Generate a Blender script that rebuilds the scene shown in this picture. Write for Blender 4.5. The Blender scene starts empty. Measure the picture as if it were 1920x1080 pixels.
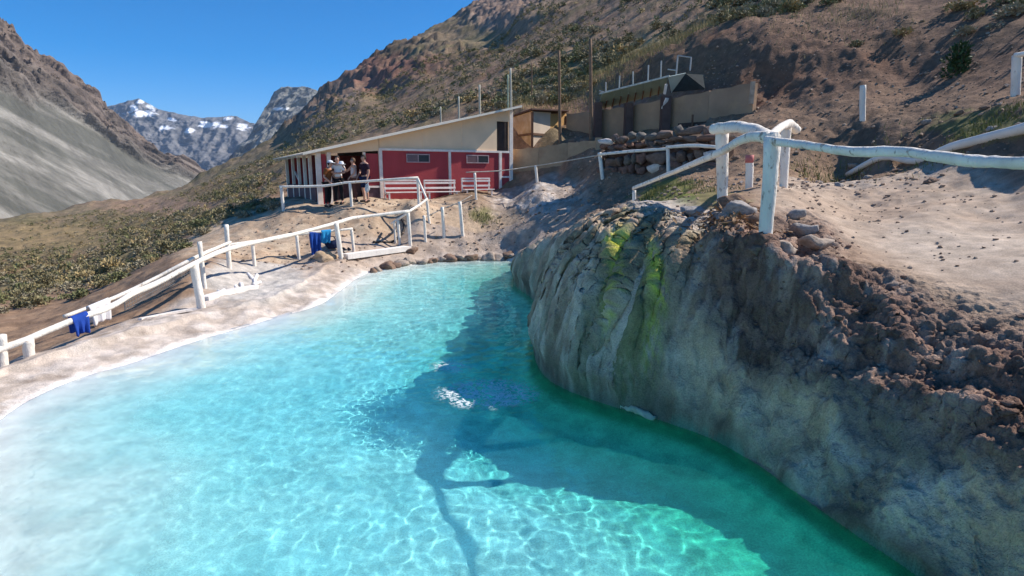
import bpy, bmesh, math, random
import numpy as np
from mathutils import Vector, Matrix

# ------------------------------------------------------------------ camera, world, sun, exposure
R = math.radians
F, PITCH, CH = 1100.0, R(10.8), 2.9          # focal length in photo pixels, tilt, eye height above the water
SC = bpy.context.scene
COL = SC.collection
cd = bpy.data.cameras.new('camera'); cam = bpy.data.objects.new('camera', cd); COL.objects.link(cam)
cd.sensor_width = 36.0; cd.lens = 36.0 * F / 1920.0
cd.clip_start = 0.05; cd.clip_end = 30000
cam.location = (0, 0, CH); cam.rotation_euler = (R(90) - PITCH, 0, 0)
SC.camera = cam

SUN_AZ, SUN_EL = R(73), R(43)                # azimuth from +Y towards +X
world = bpy.data.worlds.new('World'); SC.world = world; world.use_nodes = True
wn = world.node_tree.nodes; wl = world.node_tree.links
sky = wn.new('ShaderNodeTexSky'); sky.sky_type = 'NISHITA'; sky.sun_disc = False
sky.sun_elevation = SUN_EL; sky.sun_rotation = SUN_AZ
sky.altitude = 3200; sky.air_density = 1.0; sky.dust_density = 0.0; sky.ozone_density = 4.0
hs = wn.new('ShaderNodeHueSaturation'); hs.inputs['Saturation'].default_value = 1.45
wl.new(sky.outputs[0], hs.inputs['Color']); wl.new(hs.outputs[0], wn['Background'].inputs[0]); wn['Background'].inputs[1].default_value = 0.13

sl = bpy.data.lights.new('sun', 'SUN'); sun = bpy.data.objects.new('sun', sl); COL.objects.link(sun)
sl.energy = 5.0; sl.angle = R(0.53); sl.color = (1.0, 0.935, 0.85)
S_DIR = Vector((math.sin(SUN_AZ) * math.cos(SUN_EL), math.cos(SUN_AZ) * math.cos(SUN_EL), math.sin(SUN_EL)))
sun.rotation_euler = S_DIR.to_track_quat('Z', 'Y').to_euler(); sun.location = (20, 0, 30)

SC.view_settings.view_transform = 'Standard'; SC.view_settings.look = 'None'
SC.view_settings.exposure = 0.42; SC.view_settings.gamma = 1.0
SC.render.engine = 'CYCLES'
SC.cycles.use_denoising = True
SC.cycles.max_bounces = 8; SC.cycles.transmission_bounces = 4; SC.cycles.diffuse_bounces = 4; SC.cycles.glossy_bounces = 2
SC.cycles.transparent_max_bounces = 12; SC.cycles.volume_bounces = 0
SC.cycles.sample_clamp_indirect = 4.0

# ------------------------------------------------------------------ pixel <-> world helpers (for surveying the place)
cp, sp = math.cos(PITCH), math.sin(PITCH)
def ray(px, py):
    a = (px - 960) / F; b = (540 - py) / F
    return np.array([a, cp + b * sp, -sp + b * cp])
def P(px, py, Y):
    d = ray(px, py); return np.array([0, 0, CH]) + d * (Y / d[1])
def W(px, py, z):
    d = ray(px, py); return np.array([0, 0, CH]) + d * ((z - CH) / d[2])
def proj(x, y, z):
    z = z - CH; dep = np.maximum(y * cp - z * sp, 1e-3); up = y * sp + z * cp
    return 960 + F * x / dep, 540 - F * up / dep

rng = np.random.RandomState(7); random.seed(7)

# ------------------------------------------------------------------ numpy noise
_perm = rng.permutation(512); _perm = np.concatenate([_perm, _perm, _perm])
_ang = rng.rand(512) * 2 * np.pi; _gx, _gy = np.cos(_ang), np.sin(_ang); _val = rng.rand(512)
def pn(x, y):
    xi = np.floor(x).astype(np.int64); yi = np.floor(y).astype(np.int64); xf = x - xi; yf = y - yi
    u = xf * xf * xf * (xf * (xf * 6 - 15) + 10); v = yf * yf * yf * (yf * (yf * 6 - 15) + 10)
    def g(dx, dy):
        h = _perm[(_perm[(xi + dx) & 511] + yi + dy) & 511]
        return _gx[h] * (xf - dx) + _gy[h] * (yf - dy)
    a = g(0, 0) * (1 - u) + g(1, 0) * u; b = g(0, 1) * (1 - u) + g(1, 1) * u
    return (a * (1 - v) + b * v) * 1.5
def fbm(x, y, o=4, l=2.03, g=0.5):
    s = 0; a = 1
    for i in range(o):
        s = s + a * pn(x + 17.3 * i, y - 9.1 * i); x = x * l; y = y * l; a *= g
    return s
def ridge(x, y, o=4, g=0.55):
    s = 0; a = 1
    for i in range(o):
        s = s + a * (1 - 2 * np.abs(pn(x + 5.7 * i, y + 3.1 * i))); x = x * 2.1; y = y * 2.1; a *= g
    return s
def vor(x, y):                                   # F1 distance and a random value per cell
    xi = np.floor(x).astype(np.int64); yi = np.floor(y).astype(np.int64)
    best = np.full(x.shape, 9.0); idv = np.zeros(x.shape); sec = np.full(x.shape, 9.0)
    for dx in (-1, 0, 1):
        for dy in (-1, 0, 1):
            h = _perm[(_perm[(xi + dx) & 511] + yi + dy) & 511]
            cx = xi + dx + _val[h]; cy = yi + dy + _val[(h * 7 + 3) & 511]
            d = np.hypot(x - cx, y - cy); m = d < best
            sec = np.where(m, best, np.minimum(sec, d)); best = np.where(m, d, best); idv = np.where(m, _val[(h * 13 + 5) & 511], idv)
    return best, sec, idv
def sst(a, b, x):
    t = np.clip((x - a) / (b - a), 0, 1); return t * t * (3 - 2 * t)
def lerp(a, b, t): return a + (b - a) * t

# ------------------------------------------------------------------ materials
MATS = {}
def nt(name):
    m = bpy.data.materials.new(name); m.use_nodes = True
    n = m.node_tree.nodes; b = n['Principled BSDF']
    return m, n, m.node_tree.links, b
def mat(name, col, rough=0.85, var=0.25, scale=6.0, bump=0.25, bscale=40.0, col2=None, thr=(0.45, 0.62), spec=0.25, stretch=(1, 1, 1), metal=0.0):
    if name in MATS: return MATS[name]
    m, n, l, b = nt(name)
    tc = n.new('ShaderNodeTexCoord'); oi = n.new('ShaderNodeObjectInfo')
    mp = n.new('ShaderNodeMapping'); mp.inputs['Scale'].default_value = stretch
    l.new(tc.outputs['Object'], mp.inputs[0])
    ad = n.new('ShaderNodeVectorMath'); ad.operation = 'ADD'
    mu = n.new('ShaderNodeMath'); mu.operation = 'MULTIPLY'; mu.inputs[1].default_value = 37.0
    l.new(oi.outputs['Random'], mu.inputs[0]); l.new(mp.outputs[0], ad.inputs[0]); l.new(mu.outputs[0], ad.inputs[1])
    n1 = n.new('ShaderNodeTexNoise'); n1.inputs['Scale'].default_value = scale; n1.inputs['Detail'].default_value = 6
    n2 = n.new('ShaderNodeTexNoise'); n2.inputs['Scale'].default_value = bscale; n2.inputs['Detail'].default_value = 5
    l.new(ad.outputs[0], n1.inputs['Vector']); l.new(ad.outputs[0], n2.inputs['Vector'])
    mr = n.new('ShaderNodeMapRange'); mr.inputs[1].default_value = 0.3; mr.inputs[2].default_value = 0.7
    mr.inputs[3].default_value = 1 - var; mr.inputs[4].default_value = 1 + var
    l.new(n1.outputs['Fac'], mr.inputs[0])
    mx = n.new('ShaderNodeMix'); mx.data_type = 'RGBA'; mx.blend_type = 'MULTIPLY'; mx.inputs[0].default_value = 1
    l.new(mr.outputs[0], mx.inputs[7])
    if col2 is not None:
        m2 = n.new('ShaderNodeMix'); m2.data_type = 'RGBA'
        m2.inputs[6].default_value = (*col, 1); m2.inputs[7].default_value = (*col2, 1)
        r2 = n.new('ShaderNodeMapRange'); r2.inputs[1].default_value = thr[0]; r2.inputs[2].default_value = thr[1]
        n3 = n.new('ShaderNodeTexNoise'); n3.inputs['Scale'].default_value = scale * 2.3; n3.inputs['Detail'].default_value = 8; n3.inputs['Roughness'].default_value = 0.65
        l.new(ad.outputs[0], n3.inputs['Vector']); l.new(n3.outputs['Fac'], r2.inputs[0]); l.new(r2.outputs[0], m2.inputs[0])
        l.new(m2.outputs[2], mx.inputs[6])
    else:
        mx.inputs[6].default_value = (*col, 1)
    l.new(mx.outputs[2], b.inputs['Base Color'])
    b.inputs['Roughness'].default_value = rough; b.inputs['Specular IOR Level'].default_value = spec; b.inputs['Metallic'].default_value = metal
    if bump:
        bp = n.new('ShaderNodeBump'); bp.inputs['Strength'].default_value = bump; bp.inputs['Distance'].default_value = 0.02
        l.new(n2.outputs['Fac'], bp.inputs['Height']); l.new(bp.outputs[0], b.inputs['Normal'])
    MATS[name] = m; return m

def ground_mat(name, b1=(0.6, 4.0, 0.06), b2=(1.0, 22.0, 0.02), vs=3.0, fine=30.0, var=0.18, rough_attr=None):
    m, n, l, b = nt(name)
    at = n.new('ShaderNodeVertexColor'); at.layer_name = 'tint'
    tc = n.new('ShaderNodeTexCoord')
    def noise(s, d=6, r=0.6):
        x = n.new('ShaderNodeTexNoise'); x.inputs['Scale'].default_value = s; x.inputs['Detail'].default_value = d; x.inputs['Roughness'].default_value = r
        l.new(tc.outputs['Object'], x.inputs['Vector']); return x
    na, nb = noise(vs, 4), noise(fine, 3)
    ad = n.new('ShaderNodeMath'); ad.operation = 'ADD'; l.new(na.outputs['Fac'], ad.inputs[0]); l.new(nb.outputs['Fac'], ad.inputs[1])
    mr = n.new('ShaderNodeMapRange'); mr.inputs[1].default_value = 0.65; mr.inputs[2].default_value = 1.35
    mr.inputs[3].default_value = 1 - var * 1.6; mr.inputs[4].default_value = 1 + var * 1.6; l.new(ad.outputs[0], mr.inputs[0])
    mx = n.new('ShaderNodeMix'); mx.data_type = 'RGBA'; mx.blend_type = 'MULTIPLY'; mx.inputs[0].default_value = 1
    l.new(at.outputs['Color'], mx.inputs[6]); l.new(mr.outputs[0], mx.inputs[7]); l.new(mx.outputs[2], b.inputs['Base Color'])
    b.inputs['Roughness'].default_value = 0.9; b.inputs['Specular IOR Level'].default_value = 0.13
    p1 = n.new('ShaderNodeBump'); p1.inputs['Strength'].default_value = b1[0]
    if rough_attr:
        ra_ = n.new('ShaderNodeAttribute'); ra_.attribute_name = rough_attr; l.new(ra_.outputs['Fac'], p1.inputs['Strength'])
    p1.inputs['Distance'].default_value = b1[2]
    p2 = n.new('ShaderNodeBump'); p2.inputs['Strength'].default_value = b2[0]
    if rough_attr: l.new(ra_.outputs['Fac'], p2.inputs['Strength'])
    p2.inputs['Distance'].default_value = b2[2]
    x1, x2 = noise(b1[1], 4, 0.65), noise(b2[1], 3, 0.7)
    l.new(x1.outputs['Fac'], p1.inputs['Height']); l.new(x2.outputs['Fac'], p2.inputs['Height'])
    l.new(p1.outputs[0], p2.inputs['Normal']); l.new(p2.outputs[0], b.inputs['Normal'])
    return m

# ------------------------------------------------------------------ object helpers
def tag(o, label=None, cat=None, group=None, kind=None):
    if label: o['label'] = label
    if cat: o['category'] = cat
    if group: o['group'] = group
    if kind: o['kind'] = kind
    return o
def link(o, parent=None):
    COL.objects.link(o)
    if parent is not None: o.parent = parent
    return o
def empty(name, loc=(0, 0, 0), rz=0.0):
    o = bpy.data.objects.new(name, None); o.location = loc; o.rotation_euler = (0, 0, rz); o.empty_display_size = 0.2
    return link(o)
class MB:
    def __init__(s): s.v = []; s.f = []
    def add(s, v, f):
        o = len(s.v); s.v += [tuple(map(float, p)) for p in v]; s.f += [tuple(i + o for i in q) for q in f]; return s
    def box(s, x0, x1, y0, y1, z0, z1):
        v = [(x, y, z) for z in (z0, z1) for y in (y0, y1) for x in (x0, x1)]
        return s.add(v, [(0, 2, 3, 1), (4, 5, 7, 6), (0, 1, 5, 4), (2, 6, 7, 3), (0, 4, 6, 2), (1, 3, 7, 5)])
    def beam(s, a, b, w, h):                       # rectangular bar between two points
        a = Vector(a); b = Vector(b); d = (b - a).normalized()
        up = Vector((0, 0, 1)) if abs(d.z) < 0.95 else Vector((0, 1, 0))
        x = d.cross(up).normalized(); y = x.cross(d).normalized()
        v = []
        for p in (a, b):
            for i, j in ((-1, -1), (1, -1), (1, 1), (-1, 1)): v.append(p + x * (i * w / 2) + y * (j * h / 2))
        return s.add(v, [(3, 2, 1, 0), (4, 5, 6, 7), (0, 1, 5, 4), (1, 2, 6, 5), (2, 3, 7, 6), (3, 0, 4, 7)])
    def tube(s, pts, rad, seg=9, wob=0.0, sub=1, seed=0):
        rr = random.Random(seed); pts = [Vector(p) for p in pts]
        if not hasattr(rad, '__len__'): rad = [rad] * len(pts)
        if sub > 1 and len(pts) > 1:
            np_, nr = [], []
            for i in range(len(pts) - 1):
                p0 = pts[max(i - 1, 0)]; p1 = pts[i]; p2 = pts[i + 1]; p3 = pts[min(i + 2, len(pts) - 1)]
                for k in range(sub):
                    t = k / sub
                    np_.append(0.5 * ((2 * p1) + (p2 - p0) * t + (2 * p0 - 5 * p1 + 4 * p2 - p3) * t * t + (3 * p1 - p0 - 3 * p2 + p3) * t ** 3))
                    nr.append(rad[i] + (rad[i + 1] - rad[i]) * t)
            np_.append(pts[-1]); nr.append(rad[-1]); pts, rad = np_, nr
        n = len(pts); v = []; f = []
        ph = [rr.uniform(0, 6.28) for _ in range(4)]
        x = None
        for i, p in enumerate(pts):
            d = (pts[min(i + 1, n - 1)] - pts[max(i - 1, 0)]).normalized()
            if x is None:
                up = Vector((0, 0, 1)) if abs(d.z) < 0.9 else Vector((1, 0, 0)); x = d.cross(up).normalized()
            x = (x - d * x.dot(d)).normalized(); y = d.cross(x)
            off = (x * rr.uniform(-1, 1) + y * rr.uniform(-1, 1)) * wob * rad[i] * 0.7
            for k in range(seg):
                a = 2 * math.pi * k / seg
                q = rad[i] * (1 + wob * (0.5 * math.sin(a * 2 + ph[0] + i * 0.6) + 0.35 * math.sin(a * 3 + ph[1] - i * 0.9) + rr.uniform(-0.3, 0.3)))
                v.append(p + off + (x * math.cos(a) + y * math.sin(a)) * q)
        for i in range(n - 1):
            for k in range(seg):
                a = i * seg + k; b = i * seg + (k + 1) % seg; f.append((a, b, b + seg, a + seg))
        f.append(tuple(range(seg - 1, -1, -1))); f.append(tuple((n - 1) * seg + k for k in range(seg)))
        return s.add(v, f)
    def mesh(s, name):
        m = bpy.data.meshes.new(name); m.from_pydata(s.v, [], s.f); m.update(); return m
    def build(s, name, m, parent=None, smooth=False, bevel=0.0):
        me = s.mesh(name)
        if bevel:
            bm = bmesh.new(); bm.from_mesh(me)
            bmesh.ops.bevel(bm, geom=bm.edges[:], offset=bevel, segments=1, affect='EDGES'); bm.to_mesh(me); bm.free()
        if m is not None: me.materials.append(m)
        if smooth: me.polygons.foreach_set('use_smooth', [True] * len(me.polygons))
        o = bpy.data.objects.new(name, me); return link(o, parent)

# ------------------------------------------------------------------ survey of fences (posts and rails), also ground marks
# post: (top px, top py, foot px, foot py, distance, radius)   rail: [(px, py, distance)...], radius
FEN = {
 'log_fence': dict(
    label='thick white peeling log fence on the rock bank above the pool', cat='fence', thick=True,
    posts=[(1354, 246, 1356, 380, 9.3, .092), (1449, 262, 1436, 438, 6.9, .086), (1474, 236, 1470, 347, 10.8, .080)],
    rails=[([(1336, 243, 9.35), (1362, 239, 9.1), (1392, 239, 8.6), (1420, 247, 7.8), (1449, 262, 6.95)], .082),
           ([(1437, 262, 6.95), (1510, 272, 6.35), (1600, 284, 5.7), (1690, 284, 5.15), (1757, 294, 4.82), (1850, 303, 4.4), (1925, 306, 4.1), (2150, 320, 3.4)], .045),
           ([(1187, 353, 14.0), (1265, 322, 11.0), (1344, 288, 8.8), (1400, 259, 7.4), (1440, 256, 7.0)], [.04, .045, .05, .06, .06]),
           ([(1494, 245, 11.0), (1480, 233, 10.8), (1462, 240, 9.8), (1443, 259, 7.1)], [.085, .085, .06, .05])]),
 'stub_post': dict(
    label='short white post with pink top behind the thick log fence', cat='post',
    posts=[(1406, 292, 1405, 362, 12.0, .075)], rails=[], cap=True),
 'rail_fence': dict(
    label='white rail fence in front of the dark rubble stone wall', cat='fence',
    posts=[(1124, 286, 1131, 333, 22.4, .07), (1252, 275, 1254, 324, 19.4, .06), (1189, 357, 1190, 404, 14.0, .045)],
    rails=[([(1122, 290, 22.4), (1180, 284, 20.9), (1250, 279, 19.45)], .05), ([(1250, 276, 19.4), (1300, 273, 18.2), (1346, 276, 17)], .05)]),
 'wire_fence': dict(
    label='thin sagging rail on slim white posts before the brown plaster wall', cat='fence',
    posts=[(1004, 310, 1008, 340, 25, .055), (890, 324, 893, 372, 24, .05)],
    rails=[([(874, 323, 24), (940, 320, 24.6), (1004, 311, 25), (1060, 302, 23.8), (1122, 291, 22.5)], .025)]),
 'porch_railing': dict(
    label='white porch railing that the standing people lean on', cat='railing',
    posts=[(527, 350, 532, 394, 22.2, .06), (656, 343, 660, 387, 22.2, .055), (783, 334, 786, 383, 22.4, .055), (800, 373, 806, 421, 21.8, .05)],
    rails=[([(524, 350, 22.2), (600, 349, 22.2), (640, 344, 22.2), (656, 342, 22.2), (784, 333, 22.4)], .045),
           ([(783, 334, 22.4), (800, 373, 21.8)], .04), ([(801, 373, 21.8), (785, 385, 21.2), (766, 397, 20.5)], .045)]),
 'pool_fence': dict(
    label='long white wavy pole fence along the left bank of the pool', cat='fence',
    posts=[(765, 398, 770, 461, 20.5, .06), (630, 418, 641, 487, 18.1, .075), (363, 493, 379, 579, 12.2, .085), (52, 637, 54, 668, 9.0, .08), (2, 628, 4, 690, 8.75, .07)],
    rails=[([(767, 396, 20.5), (700, 404, 19.8), (660, 409, 19.2), (630, 418, 18.2), (560, 437, 16.6), (500, 450, 15.3), (430, 466, 13.7), (372, 490, 12.3), (300, 528, 11.4),
             (250, 550, 10.8), (205, 576, 10.2), (130, 603, 9.6), (50, 637, 9.0), (0, 655, 8.7), (-90, 695, 8.1)], .053)]),
 'handrail': dict(
    label='short white handrail with twin posts left of the steps', cat='railing',
    posts=[(739, 414, 742, 458, 20.9, .04), (746, 413, 750, 457, 20.7, .05)], rails=[([(734, 419, 21.1), (748, 410, 20.8), (764, 400, 20.5)], .04)]),
 'path_fence': dict(
    label='row of white posts with a thin wire beside the dirt path', cat='fence',
    posts=[(795, 404, 798, 448, 20.9, .05), (829, 388, 833, 440, 21.3, .06), (862, 378, 868, 440, 21.5, .065)],
    rails=[([(781, 416, 20.8), (829, 392, 21.3), (862, 379, 21.5), (885, 366, 21.9)], .016)]),
 'terrace_fence': dict(
    label='white pole fence with two towels hung over its rail', cat='fence',
    posts=[(556, 440, 561, 488, 18.2, .05), (659, 430, 664, 474, 19.2, .05), (473, 455, 478, 502, 17, .05)],
    rails=[([(415, 461, 16.2), (480, 452, 17), (556, 440, 18.2), (610, 434, 18.7), (661, 429, 19.2)], .04)]),
 'ramp_fence': dict(
    label='outer white rail with grey netting beside the ramp on the left', cat='fence',
    posts=[(424, 421, 430, 501, 15.6, .06), (374, 453, 384, 540, 13.4, .05)],
    rails=[([(432, 454, 15.4), (376, 478, 13.6), (300, 517, 12.9), (240, 547, 12.3), (190, 568, 11.7), (120, 594, 11)], .04)]),
 'road_post': dict(
    label='lone white post standing by the upper dirt road', cat='post',
    posts=[(1618, 160, 1618, 222, 18.5, .085)], rails=[]),
 'gate_post': dict(
    label='white post and rail at the right edge of the upper road', cat='fence',
    posts=[(1907, 103, 1905, 180, 15, .10)], rails=[([(1902, 104, 15), (1960, 96, 14.5), (2060, 84, 13.8)], .06)]),
}
POLES = [  # top, foot, distance, radius, colour key, label
 (826, 200, 827, 232, 36, .05, 'pale', 'shortest pale pole behind the cabin roof'),
 (860, 181, 861, 228, 36, .06, 'pale', 'second shortest pale pole behind the cabin roof'),
 (899, 159, 900, 222, 35, .065, 'pale', 'mid-height pale pole behind the cabin roof'),
 (952, 140, 953, 215, 33, .05, 'green', 'greenish pole just left of the tallest pale pole'),
 (957, 128, 959, 215, 32, .06, 'pale', 'tallest pale pole at the high end of the cabin roof'),
 (997, 118, 997, 215, 34, .035, 'brown', 'thin brown pole behind the plywood shed'),
 (1048, 95, 1051, 268, 27.5, .07, 'brown', 'tall brown pole in front of the plywood shed'),
 (1107, 74, 1109, 266, 27, .08, 'brown', 'tallest grey brown pole right of the plywood shed')]

# ------------------------------------------------------------------ terrain
# pool outline on z = 0 (world x, y), outside slope, width of the rise, inside slope
def w2(px, py): q = W(px, py, 0); return (q[0], q[1])
SH = [  # point, bank slope, bed slope
 ((-3.9, 2.0), .12, .10), ((-4.3, 3.6), .12, .10), ((-5.2, 5.1), .12, .09), (w2(0, 788), .12, .12), (w2(130, 716), .12, .16), (w2(250, 680), .13, .20), (w2(380, 636), .14, .22),
 (w2(500, 601), .16, .22), (w2(600, 571), .18, .2), (w2(650, 536), .2, .16), (w2(690, 512), .3, .14), (w2(760, 498), .5, .12), (w2(850, 490), .6, .12), (w2(950, 488), .7, .18),
 (w2(972, 505), 2.2, .5), (w2(963, 532), 3.2, .9), (w2(998, 560), 3.6, 1.2), (w2(1014, 600), 3.6, 1.4), (w2(1000, 650), 3.4, 1.5), (w2(1022, 706), 3.2, 1.5), (w2(1100, 746), 3.0, 1.5),
 (w2(1230, 786), 2.7, 1.4), (w2(1330, 821), 2.2, 1.3), (w2(1420, 872), 1.5, 1.2), (w2(1500, 930), 1.22, 1.1), (w2(1600, 1000), 1.18, 1.0), (w2(1720, 1080), 1.15, 1.0), ((3.15, 3.0), 1.1, .8),
 ((3.0, 2.1), .8, .6), ((2.0, 1.4), .5, .4), ((-2.0, 1.2), .2, .15)]
def cr(pts, n=8):
    pts = np.array(pts, float); N = len(pts); out = []
    for i in range(N):
        p0, p1, p2, p3 = pts[i - 1], pts[i], pts[(i + 1) % N], pts[(i + 2) % N]
        for k in range(n):
            t = k / n
            out.append(0.5 * (2 * p1 + (p2 - p0) * t + (2 * p0 - 5 * p1 + 4 * p2 - p3) * t * t + (3 * p1 - p0 - 3 * p2 + p3) * t ** 3))
    return np.array(out)
SHL = cr([(p[0], p[1], a, b) for p, a, b in SH], 7)
NS = len(SHL); SEG_ARC = np.concatenate([[0], np.cumsum(np.hypot(*(np.roll(SHL[:, :2], -1, 0) - SHL[:, :2]).T))])[:NS]
def shore(x, y):
    """signed distance to the shoreline (+ on land), bank slope, bed slope, arc position, right-bank index"""
    n = x.size; best = np.full(n, 1e9); ia = np.zeros(n); sa = np.zeros(n); sb = np.zeros(n); ins = np.zeros(n, bool); bl = np.full(n, 1e9); br = np.full(n, 1e9)
    for i in range(NS):
        a = SHL[i]; b = SHL[(i + 1) % NS]; dx, dy = b[0] - a[0], b[1] - a[1]; L2 = dx * dx + dy * dy + 1e-12
        t = np.clip(((x - a[0]) * dx + (y - a[1]) * dy) / L2, 0, 1)
        d = (x - a[0] - t * dx) ** 2 + (y - a[1] - t * dy) ** 2
        if 13.9 * 7 < i < 28.7 * 7: br = np.minimum(br, d)
        else: bl = np.minimum(bl, d)
        m = d < best; best = np.where(m, d, best); ia = np.where(m, i + t, ia)
        sa = np.where(m, a[2] + t * (b[2] - a[2]), sa); sb = np.where(m, a[3] + t * (b[3] - a[3]), sb)
        c = ((a[1] > y) != (b[1] > y)) & (x < dx * (y - a[1]) / (dy + 1e-12) + a[0]); ins ^= c
    d = np.sqrt(best); return np.where(ins, -d, d), sa, sb, ia / 7.0, np.sqrt(bl), np.sqrt(br)

CP = []   # control points px, py, distance
def add(*a): CP.extend(a)
# plateau, cliff top, path on the right
add((1180, 403, 8.9), (1100, 424, 10.2), (1050, 450, 12.5), (1000, 470, 14.5), (1250, 404, 9.3), (1250, 430, 8.3), (1300, 470, 7.7), (1380, 400, 8.6),
    (1600, 400, 10.0), (1550, 362, 12), (1750, 400, 9.0), (1900, 420, 8.2), (1900, 335, 10.2), (1750, 345, 11.4), (1750, 480, 7.2), (1650, 470, 7.6), (1550, 450, 7.7), (1600, 510, 6.5), (1750, 600, 5.3),
    (1900, 640, 4.9), (1900, 560, 5.6), (1900, 500, 6.3), (1450, 480, 7.0),
    (1580, 345, 14.5), (1680, 331, 13.2), (1250, 380, 12), (1300, 355, 13.5), (1220, 365, 15), (1350, 340, 15), (1450, 330, 15))
# behind the cliff: road and grey mound
add((1100, 418, 18), (1150, 404, 17), (1180, 395, 16.8), (1000, 445, 20.2), (1050, 432, 19.6), (930, 455, 21.2), (870, 440, 21.7), (850, 470, 20.8), (800, 470, 20.6), (900, 470, 20.7), (780, 485, 19.9),
    (930, 412, 22.8), (960, 385, 24.2), (1000, 354, 25.9), (1030, 344, 25.9), (1080, 350, 24.8), (1130, 362, 21.6), (1100, 390, 20.4), (1040, 385, 22.2), (1170, 375, 19), (1190, 345, 20.9), (900, 412, 22.9),
    (1050, 344, 27), (980, 354, 26.8), (1150, 337, 21.8), (1250, 332, 19.3), (1340, 330, 17.5))
# cabin terrace and the slope below it
add((560, 393, 22.2), (640, 391, 22.2), (700, 389, 22.3), (770, 388, 22.3), (640, 383, 22.9), (760, 380, 23.3), (850, 374, 24.5), (900, 368, 25), (600, 378, 24), (540, 372, 26), (800, 376, 25.5), (930, 362, 27), (760, 372, 30), (560, 362, 32),
    (850, 400, 22.9), (820, 410, 22.3), (600, 425, 20.8), (700, 430, 20.9), (760, 425, 21.6), (500, 440, 20), (420, 445, 20), (640, 455, 19.4), (560, 470, 18.8), (700, 465, 20), (480, 480, 17.6), (400, 480, 16.5), (340, 478, 17), (350, 510, 14),
    (500, 405, 22.6), (440, 425, 21.5))
# left bank crest and outer slope
for a in ((0, 690, .1), (100, 655, .12), (200, 622, .12), (300, 596, .15), (379, 579, .15), (520, 535, .22), (600, 500, .3), (660, 485, .4), (720, 475, .45)):
    q = W(*a); CP.append((a[0], a[1], q[1]))
add((300, 556, 13.2), (220, 592, 12.3), (120, 628, 11.4), (40, 662, 10.2), (-200, 740, 7.6), (-200, 620, 12), (0, 610, 13.2), (0, 560, 20), (0, 500, 36), (0, 450, 62), (0, 416, 120), (-300, 560, 25), (-300, 440, 100),
    (120, 575, 15), (150, 540, 20), (150, 500, 30), (150, 450, 55), (150, 398, 120), (270, 372, 140), (250, 500, 23), (250, 460, 30), (250, 420, 55), (340, 354, 150), (330, 400, 50), (330, 450, 25),
    (400, 324, 160), (400, 360, 75), (400, 400, 34), (440, 300, 165), (450, 340, 65), (470, 375, 32), (430, 408, 25), (500, 340, 36), (500, 300, 90), (500, 270, 170), (560, 236, 175),
    (600, 196, 180), (640, 162, 185), (700, 121, 205), (760, 86, 230), (840, 46, 255), (900, 14, 280), (960, -20, 300))
# hillside behind the cabin
add((540, 318, 36), (560, 290, 60), (600, 260, 80), (650, 270, 55), (660, 215, 95), (720, 250, 48), (750, 215, 62), (760, 150, 125), (830, 215, 45), (850, 175, 60), (850, 110, 120), (900, 190, 45), (950, 150, 52),
    (950, 80, 110), (1000, 180, 42), (1000, 110, 58), (1000, 30, 100), (1050, 60, 75), (1050, 5, 110), (1060, 200, 34), (1100, 140, 43), (1100, 50, 66), (1180, 120, 36), (1200, 60, 48), (1200, -30, 75), (1270, 80, 37),
    (1300, 20, 45), (1400, -10, 44), (1450, 20, 35), (1600, 15, 30), (1750, 10, 26), (1900, 10, 22.5), (2100, 0, 18), (1000, 210, 32), (960, 240, 30.5))
# terraces and earth cuts on the right
add((1062, 275, 28.5), (1130, 262, 27.3), (1200, 256, 26.4), (1300, 245, 24.2), (1410, 222, 22.5), (1062, 300, 26.5), (1125, 330, 22.5),
    (1150, 250, 30), (1160, 150, 33.5), (1230, 220, 29), (1240, 110, 32.5), (1330, 190, 27), (1330, 95, 30), (1420, 190, 24.5), (1420, 75, 27.8), (1500, 215, 21.6), (1520, 130, 24.5), (1500, 65, 27.5), (1560, 90, 25.5),
    (1450, 228, 20.3), (1560, 224, 19.3), (1618, 222, 18.5), (1700, 212, 17.8), (1750, 203, 17.2), (1905, 180, 15), (2100, 140, 12.8), (1650, 185, 20.3), (1700, 165, 21), (1800, 150, 19), (1900, 120, 17.8), (1620, 140, 22.8), (1700, 60, 24), (1800, 60, 22.4), (1720, 130, 21.8),
    (1450, 290, 17.8), (1500, 262, 18.3), (1650, 262, 16.4), (1800, 230, 14.4), (1900, 200, 13.2), (1560, 330, 17), (1600, 339, 16.6), (1700, 310, 14.6), (1800, 279, 12.9), (1900, 248, 11.6), (2100, 190, 9.9), (1900, 300, 10.9), (1750, 322, 12.8), (2200, 320, 8.5), (2200, 500, 5.4), (2200, 700, 3.9))
for fd in FEN.values():
    for p in fd['posts']: CP.append((p[2], p[3], p[4]))
for p in POLES[-2:]: CP.append((p[2], p[3], p[4]))
CPW = [(3.6, 3.0, 1.55), (5.0, 3.0, 1.6), (3.7, 6.0, 1.95), (2.7, 7.3, 2.25), (3.2, 1.8, 1.5), (2.2, 8.0, 2.3)]
_w = np.array([P(*c) for c in CP] + CPW); _r = np.hypot(_w[:, 0], _w[:, 1])
_U = np.stack([np.arctan2(_w[:, 0], _w[:, 1]) * 2.2, np.log(_r)], 1); _S = (_w[:, 2] - CH) / _r
def tps(d2): return 0.5 * d2 * np.log(d2 + 1e-12)
_n = len(_w); _A = np.zeros((_n + 3, _n + 3))
_A[:_n, :_n] = tps(((_U[:, None] - _U[None]) ** 2).sum(-1)) + np.eye(_n) * 8e-4
_A[:_n, _n] = 1; _A[:_n, _n + 1:] = _U; _A[_n, :_n] = 1; _A[_n + 1:, :_n] = _U.T
_C = np.linalg.solve(_A, np.concatenate([_S, np.zeros(3)]))
_U32 = _U.astype(np.float32); _C32 = (_C * .5).astype(np.float32)
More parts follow.
